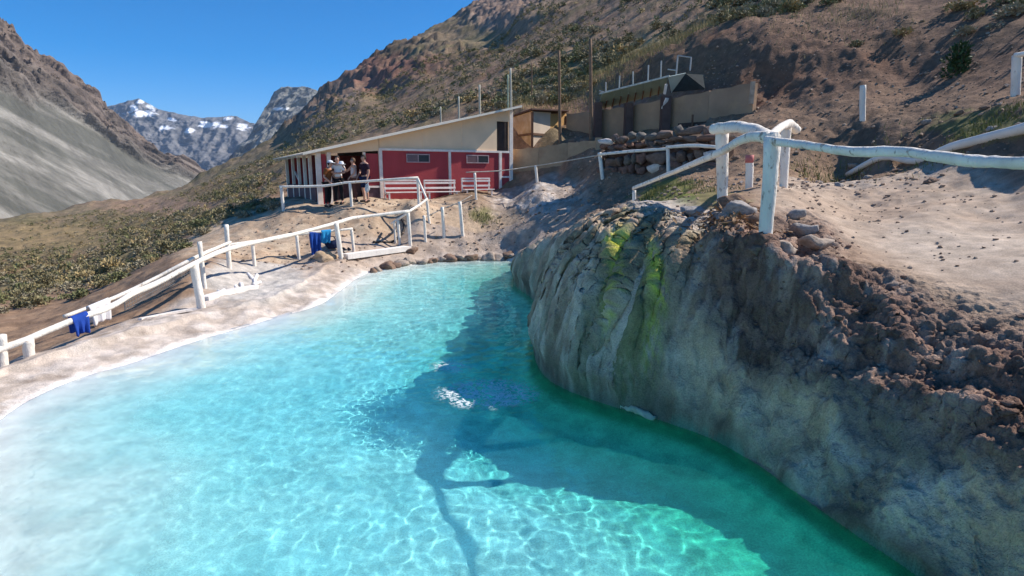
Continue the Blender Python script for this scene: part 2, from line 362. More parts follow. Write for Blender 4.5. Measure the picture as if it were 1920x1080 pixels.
def land(az, r):
    az = az.astype(np.float32); r32 = r.astype(np.float32); u = az * np.float32(2.2); v = np.log(r32); s = np.float32(_C[_n]) + np.float32(_C[_n + 1]) * u + np.float32(_C[_n + 2]) * v
    for i in range(_n):
        d2 = (u - _U32[i, 0]) ** 2; d2 += (v - _U32[i, 1]) ** 2; d2 += np.float32(1e-12); d2 *= np.log(d2); d2 *= _C32[i]; s += d2
    return CH + s.astype(np.float64) * r

def ell(px, py, cx, cy, rx, ry, nz=0.0, soft=0.35):
    e = np.hypot((px - cx) / rx, (py - cy) / ry) + nz
    return 1 - sst(1 - soft, 1 + soft, e)

def terrain(x, y):
    x = np.asarray(x, float); y = np.asarray(y, float); r = np.maximum(np.hypot(x, y), 1.0); az = np.arctan2(x, y)
    L = land(az, r)
    # past the far ridge the ground falls away into the valley
    ridge_r = np.interp(np.degrees(az), [-60, -41, -32, -24, -18, -10, -3, 5, 30, 60], [118, 122, 142, 163, 182, 232, 300, 420, 430, 430])
    L = np.where(y > ridge_r, L - (y - ridge_r) * 0.5, L)
    near = (x > -11) & (x < 9.5) & (y < 25.5)
    d = np.full(x.shape, 50.0); sa = np.full(x.shape, .5); sb = np.full(x.shape, .5); ia = np.zeros(x.shape); dl = d.copy(); dr = d.copy()
    if near.any(): d[near], sa[near], sb[near], ia[near], dl[near], dr[near] = shore(x[near], y[near])
    right = sst(13.6, 14.4, ia) * (1 - sst(28.3, 29.2, ia))
    tufa = right * sst(13.6, 14.6, ia) * (1 - sst(20.4, 21.6, ia))
    arc = np.interp(ia * 7, np.arange(NS), SEG_ARC)
    # flutes of the dripstone cliff run down the face, warped a little
    fl = ridge(arc * 1.15 + 0.25 * fbm(x * 1.5, y * 1.5, 2) + 3.3, np.full(x.shape, .5) + d * .05, 3)
    dd = d + tufa * (fl - 0.35) * 0.15 * sst(-.05, .5, d) * (1 - .7 * sst(.9, 1.5, d)) + tufa * fbm(x * 3.1, y * 3.1, 3) * .03 * sst(-.1, .2, d) \
        + (right - tufa) * fbm(x * 1.6 + 4, y * 1.6, 3) * .10 + (1 - right) * fbm(x * .9, y * .9, 3) * .14 * sst(0, .25, np.abs(d) + .12)
    # convex rise from the waterline
    k = np.maximum(dd, 0)
    hmax = 2.5
    dome = 2.45 * (1 - np.exp(-sa * .38 * k)) + .12 * k
    lin = np.where(sa < 1.9, np.minimum(sa * k, sa * .8 + .70 * (k - .8)), sa * k)
    lin = lerp(lin, sa * k, sst(1.5, 2.1, sa))
    g = np.where(right > .5, lerp(lin, dome, tufa) + 0.06 * sst(0, .05, k), sa * k + np.maximum(k - .9, 0) * 1.5)
    kk = np.where(right > .5, .35, .04)
    h = np.clip(.5 + .5 * (L - g) / kk, 0, 1); out = lerp(L, g, h) - kk * h * (1 - h)
    wv = 1 + .25 * fbm(x * .5, y * .5, 3)
    bed = -1.5 * (1 - np.exp(-.17 * wv * dl)) * (1 - np.exp(-2.6 * dr - .12)) - .002
    z = np.where(d > 0, out, bed)
    info = dict(d=d, right=right, tufa=tufa, arc=arc, r=r, az=az, ia=ia, L=L, fl=fl, dl=dl, dr=dr)
    return z, info

def detail(x, y, z, I):
    d, r, right, tufa = I['d'], I['r'], I['right'], I['tufa']
    px, py = proj(x, y, z)
    landm = sst(0.0, .15, d)
    # ploughed brown clods on the right bank
    n1 = fbm(x * .8, y * .8, 3)
    clod = right * (1 - .9 * tufa) * sst(lerp(.22, .45, sst(21.8, 24, I['ia'])), lerp(.45, .75, sst(21.8, 24, I['ia'])), d + .25 * n1) * (1 - sst(1.4, 2.0, d + .35 * n1)) + ell(px, py, 1420, 465, 150, 70, .25 * n1) * .8
    clod = np.clip(clod, 0, 1) * (r < 14)
    cm_ = clod > .01; f1 = np.full(x.shape, .5); g1 = f1.copy(); idv = f1.copy(); idg = f1.copy(); xc, yc = x[cm_], y[cm_]
    f1[cm_], _, idv[cm_] = vor(xc * 4.2 + .3 * fbm(xc * 3, yc * 3, 2), yc * 4.2 + .3 * fbm(xc * 3 + 9, yc * 3, 2))
    g1[cm_], _, idg[cm_] = vor(xc * 9 + 3.3, yc * 9)
    z = z + clod * ((.5 - f1) * .045 * (idv > .45) + (.5 - g1) * .02 * (.3 + idg) + fbm(x * 2.2, y * 2.2, 4) * .08)
    # crust and rock relief
    z = z + landm * (r < 16) * (right * .02 * (1 - sst(1.0, 1.7, d)) + .004) * fbm(x * 6, y * 6, 4) + tufa * landm * .012 * ridge(x * 2.5, y * 2.5, 3)
    # grey mound
    mound = ell(px, py, 1050, 375, 125, 42, .2 * fbm(x * .5, y * .5, 2)) * (r > 17) * (r < 27)
    z = z + mound * (.07 * ridge(x * .9, y * .9, 4) - .03) 
    # embankment and hillside relief
    emb = sst(10, 16, r) * sst(25, 40, np.degrees(I['az']) + 15) 
    z = z + landm * sst(20, 32, r) * (fbm(x * .35, y * .35, 4) * .22) * (1 - .8 * ell(px, py, 690, 380, 240, 40)) + landm * sst(7, 14, r) * .06 * fbm(x * 1.3, y * 1.3, 4)
    cut = ell(px, py, 1400, 130, 330, 75, .2 * fbm(x * .4, y * .4, 3), .4) * (r > 19) * (r < 40)
    z = z + cut * (.14 * ridge(x * .3, y * .3, 3) - .05 + .08 * fbm(x * 1.5, y * 1.5, 3))
    emb = ell(px, py, 1750, 250, 350, 55) * (r > 8) * (r < 24)
    z = z + emb * fbm(x * 2.2, y * 2.2, 4) * .07
    far = sst(60, 130, r)
    rock = (ell(px, py, 600, 195, 95, 70, .2 * fbm(x * .05, y * .05, 2)) + ell(px, py, 790, 135, 130, 45, .3 * fbm(x * .05, y * .05, 2)) + ell(px, py, 980, 15, 110, 50) + sst(150, 180, r) * .5) * far
    z = z + far * fbm(x * .06, y * .06, 4) * 1.1 + np.clip(rock, 0, 1) * ridge(x * .055, y * .055, 5, .62) * 1.7
    return z, dict(clod=clod, mound=mound, cut=cut, rock=np.clip(rock, 0, 1), emb=emb)

def col3(*a): return np.array(a, float)
def paint(x, y, z, I, D):
    """base colours of soils, crust, dripstone, algae, scrub"""
    n = x.size; d, r, right, tufa = I['d'], I['r'], I['right'], I['tufa']; px, py = proj(x, y, z)
    def mixc(c, a, m): return c + (a - c) * np.clip(m, 0, 1)[:, None]
    n1 = fbm(x * .35, y * .35, 4); n2 = fbm(x * 1.7, y * 1.7, 4); n3 = fbm(x * 6, y * 6, 3)
    soil = np.tile(col3(.235, .150, .098), (n, 1)); soil = mixc(soil, col3(.30, .20, .13), .5 + .8 * n2)
    c = soil
    # hillside: brown scree soil with olive and straw grass
    hill = sst(22, 30, r)
    hc = np.tile(col3(.25, .165, .11), (n, 1)); hc = mixc(hc, col3(.32, .215, .145), .5 + n2); hc = mixc(hc, col3(.15, .125, .065), sst(-.05, .5, n1) * .65)
    hc = mixc(hc, col3(.20, .105, .072), sst(.1, .6, fbm(x * .1 + 9, y * .1, 3)) * .5)
    left = sst(20, 60, -np.degrees(I['az']) * 1.0 + 25)
    hc = mixc(hc, col3(.165, .135, .062), left * .55 * sst(-.3, .4, n1 + .3))
    c = mixc(c, hc, hill)
    c = mixc(c, col3(.155, .085, .058), sst(1250, 1500, px) * sst(240, 120, py) * (r > 14) * .65)
    c = mixc(c, col3(.30, .24, .09), ell(px, py, 1190, 140, 190, 40, .5 * n2) * (r > 25) * .55)
    c = mixc(c, col3(.34, .27, .14), ell(px, py, 1260, 90, 130, 22, .6 * n2) * (r > 25) * .6)
    # left slope outside the bank
    # reddish earth cuts
    c = mixc(c, col3(.17, .098, .066), D['cut'] * .85); c = mixc(c, col3(.22, .10, .055), D['cut'] * sst(.1, .5, fbm(x * .3, y * .3, 2)) * .5)
    # far ridge tints
    far = sst(70, 140, r)
    fc = np.tile(col3(.26, .20, .13), (n, 1)); fc = mixc(fc, col3(.19, .165, .085), sst(-.1, .35, fbm(x * .07, y * .07, 4)) * .8); fc = mixc(fc, col3(.12, .11, .06), sst(.05, .35, fbm(x * .28, y * .28, 3)) * .55)
    c = mixc(c, fc, far * .85)
    c = mixc(c, col3(.30, .14, .105), ell(px, py, 770, 145, 130, 38, .5 * fbm(x * .08, y * .08, 3)) * far * .9)
    c = mixc(c, col3(.36, .26, .20), ell(px, py, 975, 20, 110, 40, .3 * n1) * far)
    c = mixc(c, col3(.33, .24, .19), ell(px, py, 600, 195, 85, 65, .4 * fbm(x * .06, y * .06, 3)) * far * .8)
    c = mixc(c, col3(.14, .09, .07), D['rock'] * sst(.1, .7, ridge(x * .11, y * .11, 3)) * .5 * far)
    # bare reddish strip at the top of the left slope and yellow clearing
    c = mixc(c, col3(.30, .20, .14), ell(px, py, 300, 385, 130, 16, .3 * n1) * (r > 40) * .8)
    c = mixc(c, col3(.30, .22, .115), ell(px, py, 60, 445, 150, 26, .3 * n1) * (r > 30) * .7)
    # near dusty ground, terrace, path
    tc = np.tile(col3(.42, .30, .205), (n, 1)); tc = mixc(tc, col3(.50, .39, .28), .5 + .9 * n2); tc = mixc(tc, col3(.30, .205, .135), sst(.1, .7, n1 + .4 * n3) * .6)
    terr = ell(px, py, 640, 430, 360, 70, .15 * n1, .2) * (r > 14) * (r < 27)
    c = mixc(c, tc, terr)
    road = np.maximum(ell(px, py, 960, 445, 180, 48, .1 * n1, .3) * (r > 15) * (r < 24.5), ell(px, py, 1550, 224, 260, 12, .2 * n2) * (r > 12) * (r < 22) * .6)
    c = mixc(c, col3(.44, .325, .225), road * .9)
    path = np.clip(ell(px, py + np.minimum(px - 1600, 0) * .2 - np.maximum(px - 1600, 0) * .38, 1780, 350, 350, 130, .18 * n1 + .1 * n2, .22) * (r < 16.5) * sst(1.15, 1.75, d + .3 * n1) + ell(px, py, 1580, 350, 120, 22, .1 * n1) * (r < 16.5), 0, 1)
    c = mixc(c, mixc(np.tile(col3(.385, .285, .21), (n, 1)), col3(.48, .385, .30), .45 + .8 * n1 + .3 * n2), path)
    # embankment below the upper road
    c = mixc(c, mixc(np.tile(col3(.21, .135, .09), (n, 1)), col3(.13, .085, .06), .5 + n2), D['emb'] * .85)
    c = mixc(c, col3(.13, .17, .035), ell(px, py, 1850, 235, 110, 26, .7 * n2) * (r < 20) * .5)
    c = mixc(c, col3(.15, .17, .04), (ell(px, py, 1245, 362, 55, 26, .6 * n2) + .7 * ell(px, py, 1330, 375, 60, 18, .6 * n2)) * (r > 9) * (r < 20) * .75)
    c = mixc(c, col3(.15, .15, .045), ell(px, py, 905, 402, 22, 12, .5 * n2) * (r > 15) * .7)
    # grey mound
    mc = mixc(np.tile(col3(.42, .345, .29), (n, 1)), col3(.58, .51, .455), sst(-.1, .5, n2 + .3 * n3)); c = mixc(c, mc, D['mound'] * sst(.75, .2, (px - 960) / 260) * .95)
    # pale sinter bank left and round the far end
    beach = (1 - right) * (1 - sst(1.6, 2.6, d + .5 * n1)) * (r < 22)
    bc = mixc(np.tile(col3(.47, .39, .325), (n, 1)), col3(.60, .52, .455), sst(-.3, .5, n2)); bc = mixc(bc, col3(.33, .26, .205), sst(.15, .7, fbm(x * .8 + .5 * y, y * 2.4, 4)) * .75)
    bc = mixc(bc, col3(.36, .27, .205), sst(14, 18, y) * .7 * sst(.15, .6, d + .3 * n2))
    c = mixc(c, bc, beach)
    c = mixc(c, col3(.52, .49, .45), ell(px, py, 470, 525, 95, 40, .3 * n2) * (r > 11) * (r < 19) * .8)
    c = mixc(c, col3(.76, .70, .64), (1 - right) * (1 - sst(.04, .24, d + .14 * n2 + .05 * n3)) * (d > -.2))
    # right bank: clods, grey crust, dripstone
    rb = right * (r < 22) * (1 - sst(1.6, 2.2, d))
    c = mixc(c, col3(.235, .185, .145), rb)
    ct_ = lerp(.30, .55, sst(21.8, 24, I['ia'])); crust = right * (1 - tufa) * (1 - sst(ct_ - .05, ct_ + .16, d + .25 * n1 + .14 * n2 + .05 * n3)) * (r < 12)
    cc = mixc(np.tile(col3(.58, .39, .245), (n, 1)), col3(.66, .48, .32), sst(-.2, .5, n2)); cc = mixc(cc, col3(.24, .165, .11), sst(.1, .5, n1 - n2 * .5 + .5 * n3) * .6)
    cc = mixc(cc, col3(.62, .54, .46), .45 * sst(.36, .55, d + .25 * n1 + .12 * n2) * sst(.15, .4, n2 + .7 * n3))
    c = mixc(c, cc, crust)
    dk = mixc(np.tile(col3(.22, .135, .10), (n, 1)), col3(.34, .23, .175), sst(-.2, .5, n2 + .5 * n3)); dk = mixc(dk, col3(.085, .052, .04), sst(.1, .6, n3 - .4 * n2) * .7); dk = mixc(dk, col3(.44, .37, .32), sst(.35, .7, fbm(x * 3 + 8, y * 3, 4)) * .5)
    c = mixc(c, dk, D['clod'])
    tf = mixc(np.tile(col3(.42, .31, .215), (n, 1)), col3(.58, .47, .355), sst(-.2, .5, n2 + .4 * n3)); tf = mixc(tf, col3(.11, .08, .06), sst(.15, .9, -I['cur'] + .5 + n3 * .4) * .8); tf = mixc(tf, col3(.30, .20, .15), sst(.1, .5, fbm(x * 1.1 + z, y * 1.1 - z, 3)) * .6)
    tf = mixc(tf, col3(.55, .48, .43), sst(1.1, 1.6, d + .3 * n2) * .8)
    arc = I['arc']; a0 = np.interp(18.55 * 7, np.arange(NS), SEG_ARC); 
    tm = tufa * (1 - sst(2.1, 2.9, d)) * (r < 18)
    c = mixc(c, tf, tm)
    st = fbm(arc * 2.2 + 3, d * .35 + 2, 3)
    fine = fbm(x * 16 + z * 7, y * 16 - z * 9, 3)
    al = ell(px - (600 - py) * .12, py, 1180, 600, 92, 200, .45 * st + .3 * fine, .5) * (r < 13) * tm
    c = mixc(c, col3(.15, .165, .05), al * sst(-.2, .35, st + .5 * fine) * .8)
    sk_ = px - (540 - py) * .16
    al2 = np.maximum.reduce([ell(sk_, py, 1152, 530, 20, 100, .5 * fine, .5), ell(px + (540 - py) * .18, py, 1236, 520, 17, 80, .5 * fine, .5), ell(px, py, 1160, 452, 28, 20, .4 * fine), .6 * ell(px, py, 1228, 640, 20, 80, .6 * fine, .5)]) * (r < 13) * tm
    c = mixc(c, col3(.55, .56, .06), al2 * sst(-.45, .15, .5 * st + .8 * fine) * .92)
    c = mixc(c, col3(.10, .105, .04), tm * sst(.1, .6, fbm(arc * 1.6 + 7, d * .25, 3)) * .55)
    # bed of the pool: white mud, green growth under the steep bank
    bed = np.tile(col3(.82, .83, .79), (n, 1)); bed = mixc(bed, col3(.62, .70, .68), sst(.0, .6, fbm(x * 1.3, y * 1.3, 3)))
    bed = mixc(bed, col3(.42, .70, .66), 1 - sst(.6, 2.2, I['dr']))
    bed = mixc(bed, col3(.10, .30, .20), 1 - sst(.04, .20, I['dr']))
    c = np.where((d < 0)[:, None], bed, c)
    wet = right * (1 - sst(.0, .14, d + .06 * n2)) * (d > 0)
    c = c * (1 - .5 * wet[:, None])
    c = c * (1 + .12 * n3[:, None])
    return np.clip(c, .015, .9)

AZ = np.radians(np.concatenate([np.linspace(-60, -46, 30)[:-1], np.linspace(-46, -5, 300)[:-1], np.linspace(-5, 46, 470)[:-1], np.linspace(46, 60, 30)])); NA = len(AZ)
RR = np.concatenate([np.geomspace(1.6, 4.2, 110)[:-1], np.geomspace(4.2, 10.5, 400)[:-1], np.geomspace(10.5, 34, 230)[:-1], np.geomspace(34, 430, 210)]); NR = len(RR)
gA, gR = np.meshgrid(AZ, RR); X = (gR * np.sin(gA)).ravel(); Y = (gR * np.cos(gA)).ravel()
Z0, INF = terrain(X, Y); ZT, DET = detail(X, Y, Z0, INF)

def grid_normals(z):
    G = np.stack([X, Y, z], 1).reshape(NR, NA, 3); a = np.gradient(G, axis=0); b = np.gradient(G, axis=1)
    n = np.cross(b, a); n /= np.linalg.norm(n, axis=2, keepdims=True) + 1e-12
    return n.reshape(-1, 3)
NRM = grid_normals(ZT)
# relief square to the surface on the steep right bank: drip curtains, crust, crumbling earth
bm_ = INF['right'] * sst(.0, .10, INF['d']) * (1 - sst(1.7, 2.6, INF['d'])) * (gR.ravel() < 19)
kx_, ky_ = X * 1.0 + ZT * .45, Y * 1.0 - ZT * .35
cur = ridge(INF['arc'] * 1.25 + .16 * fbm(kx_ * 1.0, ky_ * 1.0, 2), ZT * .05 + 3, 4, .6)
rel = INF['tufa'] * (.12 * cur + .005 * ridge(kx_ * 5, ky_ * 5 + ZT * 1.5, 3) + .016 * fbm(kx_ * 15, ky_ * 15 + ZT * 6, 4)) \
    + (1 - INF['tufa']) * (.075 * fbm(kx_ * 2.1, ky_ * 2.1, 3) + .018 * ridge(kx_ * 4.5, ky_ * 4.5 + ZT * 2, 3) * sst(.35, .8, INF['d'] + .3 * fbm(kx_ * .9, ky_ * .9, 2)) + .022 * fbm(kx_ * 13, ky_ * 13 + ZT * 5, 4))
rel = rel + DET['clod'] * (.016 * ridge(X * 6, Y * 6, 4) + .02 * fbm(X * 18, Y * 18, 3))
dv_ = NRM * (rel * np.maximum(bm_, DET['clod'] * (INF['d'] > .1)))[:, None]; X = X + dv_[:, 0]; Y = Y + dv_[:, 1]; ZT = ZT + dv_[:, 2]
NRM = grid_normals(ZT)
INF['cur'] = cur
TINT = paint(X, Y, ZT, INF, DET)
idx = np.arange(NR * NA).reshape(NR, NA)
QUADS = np.stack([idx[:-1, :-1], idx[:-1, 1:], idx[1:, 1:], idx[1:, :-1]], -1).reshape(-1, 4)
def fast_mesh(name, V, Q, cols=None, nrm=None, attrs=None, uniq=True):
    if uniq:
        u, inv = np.unique(Q.ravel(), return_inverse=True); V = V[u]; Q = inv.reshape(Q.shape)
        if cols is not None: cols = cols[u]
        if nrm is not None: nrm = nrm[u]
        if attrs: attrs = {k: a[u] for k, a in attrs.items()}
    k = Q.shape[1]; me = bpy.data.meshes.new(name)
    me.vertices.add(len(V)); me.vertices.foreach_set('co', V.astype(np.float32).ravel())
    me.loops.add(Q.size); me.loops.foreach_set('vertex_index', Q.astype(np.int32).ravel())
    me.polygons.add(len(Q)); me.polygons.foreach_set('loop_start', np.arange(0, Q.size, k, dtype=np.int32))
    me.polygons.foreach_set('use_smooth', np.ones(len(Q), bool))
    me.update(calc_edges=True)
    if cols is not None:
        ca = me.color_attributes.new('tint', 'FLOAT_COLOR', 'POINT')
        ca.data.foreach_set('color', np.concatenate([cols, np.ones((len(cols), 1))], 1).astype(np.float32).ravel())
    if attrs:
        for kx, a in attrs.items():
            at = me.attributes.new(kx, 'FLOAT', 'POINT'); at.data.foreach_set('value', a.astype(np.float32))
    if nrm is not None: me.normals_split_custom_set_from_vertices([tuple(q) for q in nrm])
    return me
VT = np.stack([X, Y, ZT], 1); ZG = ZT.reshape(NR, NA)
def height(x, y):                                  # ground height read off the finished terrain
    x = np.atleast_1d(np.asarray(x, float)); y = np.atleast_1d(np.asarray(y, float)); a = np.clip(np.arctan2(x, y), AZ[0], AZ[-1] - 1e-6); r = np.clip(np.hypot(x, y), RR[0], RR[-1] - 1e-6)
    i = np.clip(np.searchsorted(AZ, a, 'right') - 1, 0, NA - 2); j = np.clip(np.searchsorted(RR, r, 'right') - 1, 0, NR - 2)
    u = (a - AZ[i]) / (AZ[i + 1] - AZ[i]); v = (r - RR[j]) / (RR[j + 1] - RR[j])
    return (ZG[j, i] * (1 - u) + ZG[j, i + 1] * u) * (1 - v) + (ZG[j + 1, i] * (1 - u) + ZG[j + 1, i + 1] * u) * v
def hz(x, y): return float(height(x, y)[0])
qr = gR.ravel()[QUADS[:, 0]]
M_NEAR = ground_mat('earth', (.22, 7, .06), (.6, 34, .022), 3.5, 60, .27, 'rugged')
RUG = .10 + .75 * sst(12, 19, gR.ravel()) * (X > -2) * (Y > 11) + .8 * np.maximum(DET['clod'], bm_) + .5 * DET['mound'] + .25 * (X < -2)
M_HILL = ground_mat('hill_soil', (.8, 3.2, .14), (1.0, 12, .06), .9, 10, .3)
me = fast_mesh('ground', VT, QUADS[qr < 33.9], TINT, None, dict(rugged=np.clip(RUG, .08, .9))); me.materials.append(M_NEAR); ground = tag(link(bpy.data.objects.new('ground', me)), kind='structure')
me = fast_mesh('hillside', VT, QUADS[qr >= 33.9], TINT); me.materials.append(M_HILL); tag(link(bpy.data.objects.new('hillside', me)), kind='structure')

# ------------------------------------------------------------------ water
gx, gy = np.meshgrid(np.arange(-8.2, 4.4, .024), np.concatenate([np.arange(1.9, 8.5, .024), np.arange(8.5, 21.2, .045)]))
wx, wy = gx.ravel(), gy.ravel(); wz, WI = terrain(wx, wy); wd = WI['d']
wpx, wpy = proj(wx, wy, 0 * wx)
calm = sst(.02, .16, -wz) * (.45 + .55 * sst(.2, .9, WI['dl']))
far_ = 1 + .06 * np.maximum(wy - 6, 0)
rip = .0048 * fbm(wx * 2.9, wy * 2.9, 2, 2.0, .4) + .0026 * fbm(wx * 6.6 + .3 * wy, wy * 6.6, 2, 2.0, .4) + .005 * fbm(wx * .5 - wy * .2, wy * .6, 2) + .0022 * np.exp(wz / .35) * fbm(wx * 10.5, wy * 10.5, 1) * (wy < 12)
# the inflow under the dripstone churns the surface
chn = ell(wpx, wpy, 915, 735, 150, 45, 0, .8)
rip = rip * calm * (.7 + .5 * sst(-.3, .4, fbm(wx * .33, wy * .33, 2))) + chn * .012 * fbm(wx * 9, wy * 9, 2)
foam = np.maximum(ell(wpx, wpy, 915, 738, 118, 36, 0, .6), .9 * ell(wpx, wpy, 850, 688, 60, 18, 0, .8)); foam = np.maximum(foam, .6 * ell(wpx, wpy, 905, 628, 45, 10, 0, .8)); foam = np.maximum(foam, .45 * ell(wpx, wpy, 1110, 765, 60, 26, 0, .8))
green = (1 - sst(.2, 2.4, WI['dr'])) * (.25 + .75 * sst(13, 6.5, wy))
gid = np.arange(wx.size).reshape(gx.shape); GQ = np.stack([gid[:-1, :-1], gid[:-1, 1:], gid[1:, 1:], gid[1:, :-1]], -1).reshape(-1, 4)
GQ = GQ[wd[GQ].min(1) < .12]
me = fast_mesh('pool_water', np.stack([wx, wy, rip], 1), GQ, None, None, dict(depth=np.maximum(-wz, 0), foam=foam, green=green, milk=.06 + .25 * sst(1.6, 5.0, WI['dr'])))
def water_mat():
    m, n, l, b = nt('milky_water'); n.remove(b)
    def attr(a):
        x = n.new('ShaderNodeAttribute'); x.attribute_name = a; return x.outputs['Fac']
    def math_(op, a, bb=None):
        x = n.new('ShaderNodeMath'); x.operation = op
        for i, q in enumerate((a, bb)):
            if q is None: continue
            if isinstance(q, (int, float)): x.inputs[i].default_value = q
            else: l.new(q, x.inputs[i])
        return x.outputs[0]
    def ramp(src, els):
        c = n.new('ShaderNodeValToRGB'); e = c.color_ramp
        e.elements[0].position, e.elements[0].color = els[0][0], (*els[0][1], 1); e.elements[1].position, e.elements[1].color = els[-1][0], (*els[-1][1], 1)
        for p_, k_ in els[1:-1]: e.elements.new(p_).color = (*k_, 1)
        l.new(src, c.inputs[0]); return c.outputs[0]
    def mixc(f, a, col):
        x = n.new('ShaderNodeMix'); x.data_type = 'RGBA'; x.inputs[7].default_value = (*col, 1); l.new(a, x.inputs[6]); l.new(f, x.inputs[0]); return x.outputs[2]
    dep = attr('depth'); gn = attr('green')
    # clear water tint and suspended minerals, both by depth
    tint = mixc(math_('MULTIPLY', gn, .85), ramp(dep, [(0, (1, 1, 1)), (.15, (.90, .98, .98)), (.45, (.62, .94, .97)), (1, (.38, .88, .96))]), (.16, .86, .64))
    milk = mixc(math_('MULTIPLY', gn, .9), ramp(dep, [(0, (.86, .88, .85)), (.15, (.66, .85, .83)), (.4, (.30, .76, .80)), (1, (.08, .62, .78))]), (.01, .46, .36))
    gl = n.new('ShaderNodeBsdfGlass'); gl.inputs['Roughness'].default_value = 0; gl.inputs['IOR'].default_value = 1.33; l.new(tint, gl.inputs['Color'])
    df = n.new('ShaderNodeBsdfDiffuse'); l.new(milk, df.inputs['Color'])
    ms = n.new('ShaderNodeMixShader'); l.new(attr('milk'), ms.inputs[0]); l.new(gl.outputs[0], ms.inputs[1]); l.new(df.outputs[0], ms.inputs[2])
    # foam
    tc = n.new('ShaderNodeTexCoord')
    fn = n.new('ShaderNodeTexNoise'); fn.inputs['Scale'].default_value = 6.5; fn.inputs['Detail'].default_value = 6; fn.inputs['Roughness'].default_value = .66; fn.inputs['Distortion'].default_value = 1.2
    l.new(tc.outputs['Object'], fn.inputs['Vector'])
    fr = math_('SUBTRACT', 1.0, math_('ABSOLUTE', math_('MULTIPLY', math_('SUBTRACT', fn.outputs['Fac'], .5), 8.0)))
    ff = n.new('ShaderNodeMapRange'); ff.inputs[1].default_value = .74; ff.inputs[2].default_value = 1.05; ff.inputs[4].default_value = .85; l.new(math_('ADD', fr, math_('SUBTRACT', math_('MULTIPLY', attr('foam'), 1.3), 1.0)), ff.inputs[0])
    fo = n.new('ShaderNodeBsdfDiffuse'); fo.inputs['Color'].default_value = (.85, .9, .9, 1)
    m2 = n.new('ShaderNodeMixShader'); l.new(ff.outputs[0], m2.inputs[0]); l.new(ms.outputs[0], m2.inputs[1]); l.new(fo.outputs[0], m2.inputs[2])
    l.new(m2.outputs[0], n['Material Output'].inputs['Surface'])
    return m
me.materials.append(water_mat()); water = tag(link(bpy.data.objects.new('pool_water', me)), kind='structure')
water.cycles.is_caustics_caster = True; ground.cycles.is_caustics_receiver = True; sl.cycles.is_caustics_light = True
# ------------------------------------------------------------------ mountains
def loft(name, cols, rows_n, nx, seed, amp, cfun, label=None, back=0.35, mat_=None, fs=1.0):
    """a mountain side surveyed as foot and crest lines: cols = [(px, foot py, foot distance, crest py, crest distance)]"""
    A = np.array(cols, float); pxs = np.linspace(A[0, 0], A[-1, 0], nx)
    fp, fd, tp, td = [np.interp(pxs, A[:, 0], A[:, i]) for i in (1, 2, 3, 4)]
    nb = int(rows_n * .2); w = np.concatenate([np.linspace(0, 1, rows_n), 1 + np.linspace(0, 1, nb + 1)[1:]])
    PX, WW = np.meshgrid(pxs, w)
    k = np.clip(WW, 0, 1); PY = fp + (tp - fp) * k; DD = fd + (td - fd) * k ** 1.15
    D = ray(PX, PY); t = DD / D[1]; x = D[0] * t; y = DD.copy(); z = CH + D[2] * t
    over = np.clip(WW - 1, 0, 1); y = y * (1 + over * back); x = x * (1 + over * back); z = z - over * back * DD * .35
    L = td.mean(); u = x / L * 9 * fs + seed; v = (z * 1.3 + y * .35) / L * 9 * fs
    return x, y, z, WW, u, v, PX, PY, L
def finish(name, x, y, z, cols, label):
    nr, nx = x.shape; id_ = np.arange(nr * nx).reshape(nr, nx)
    Q = np.stack([id_[:-1, :-1], id_[:-1, 1:], id_[1:, 1:], id_[1:, :-1]], -1).reshape(-1, 4)
    me = fast_mesh(name, np.stack([x.ravel(), y.ravel(), z.ravel()], 1), Q, cols.reshape(-1, 3), None, None, False)
    me.materials.append(M_MTN); o = tag(link(bpy.data.objects.new(name, me)), kind='structure'); o['label'] = label
    return o
M_MTN = ground_mat('mountain_rock', (.9, .02, 12.0), (.9, .09, 3.0), .012, .06, .2)
def mixn(c, a, m): return c + (np.array(a, float) - c) * np.clip(m, 0, 1)[..., None]

# valley side of pale scree below broken crags
sk = [(-900, 400), (-500, 240), (-200, -50), (-60, 10), (0, 48), (40, 78), (75, 105), (110, 122), (150, 150), (185, 178), (205, 200), (240, 232), (270, 255), (300, 278), (335, 296), (370, 318), (400, 334), (440, 350), (480, 362)]
cols = []
for px_, top in sk:
    fd_ = float(np.interp(px_, [-900, 0, 200, 400, 480], [330, 420, 620, 1000, 1150])); td_ = float(np.interp(px_, [-900, 0, 200, 400, 480], [600, 800, 1050, 1350, 1450]))
    cols.append((px_, 450 if px_ < 300 else 420, fd_, top if px_ > -300 else -150, td_))
cols = [(a_, b_, c_, d_ + (20 if -250 < a_ < 320 else 8), e_) for a_, b_, c_, d_, e_ in cols]
x, y, z, w, u, v, PX, PY, L = loft('scree', cols, 240, 420, 3.1, 1, None)
bl = np.interp(PX, [-900, 0, 100, 200, 300, 380, 480], [-60, 165, 212, 262, 302, 330, 360]) + 26 * fbm(u * 1.6, v * .7, 3)
rk = sst(10, -12, PY - bl)
dsp = rk * (ridge(u * 2.2 + v * .8, v * 1.6, 5, .62) * 15 + ridge(u * 9 + v * 3, v * 6, 3) * 6) + (1 - rk) * (fbm(u * 5, v * 5, 3) * 1.2)
x = x + dsp * .75; y = y - dsp * .8; z = z + dsp * .55 * (w > .02)
c = np.tile(np.array([.155, .146, .124]), x.shape + (1,))
sq_, sl_ = (PY - .52 * PX + 9 * fbm(u, v, 2)) / 34, (PX + .52 * PY) / 520
strk = fbm(sq_, sl_, 5, 2.1, .62) + .22 * fbm(u * 30, v * 22, 2)                       # scree runs
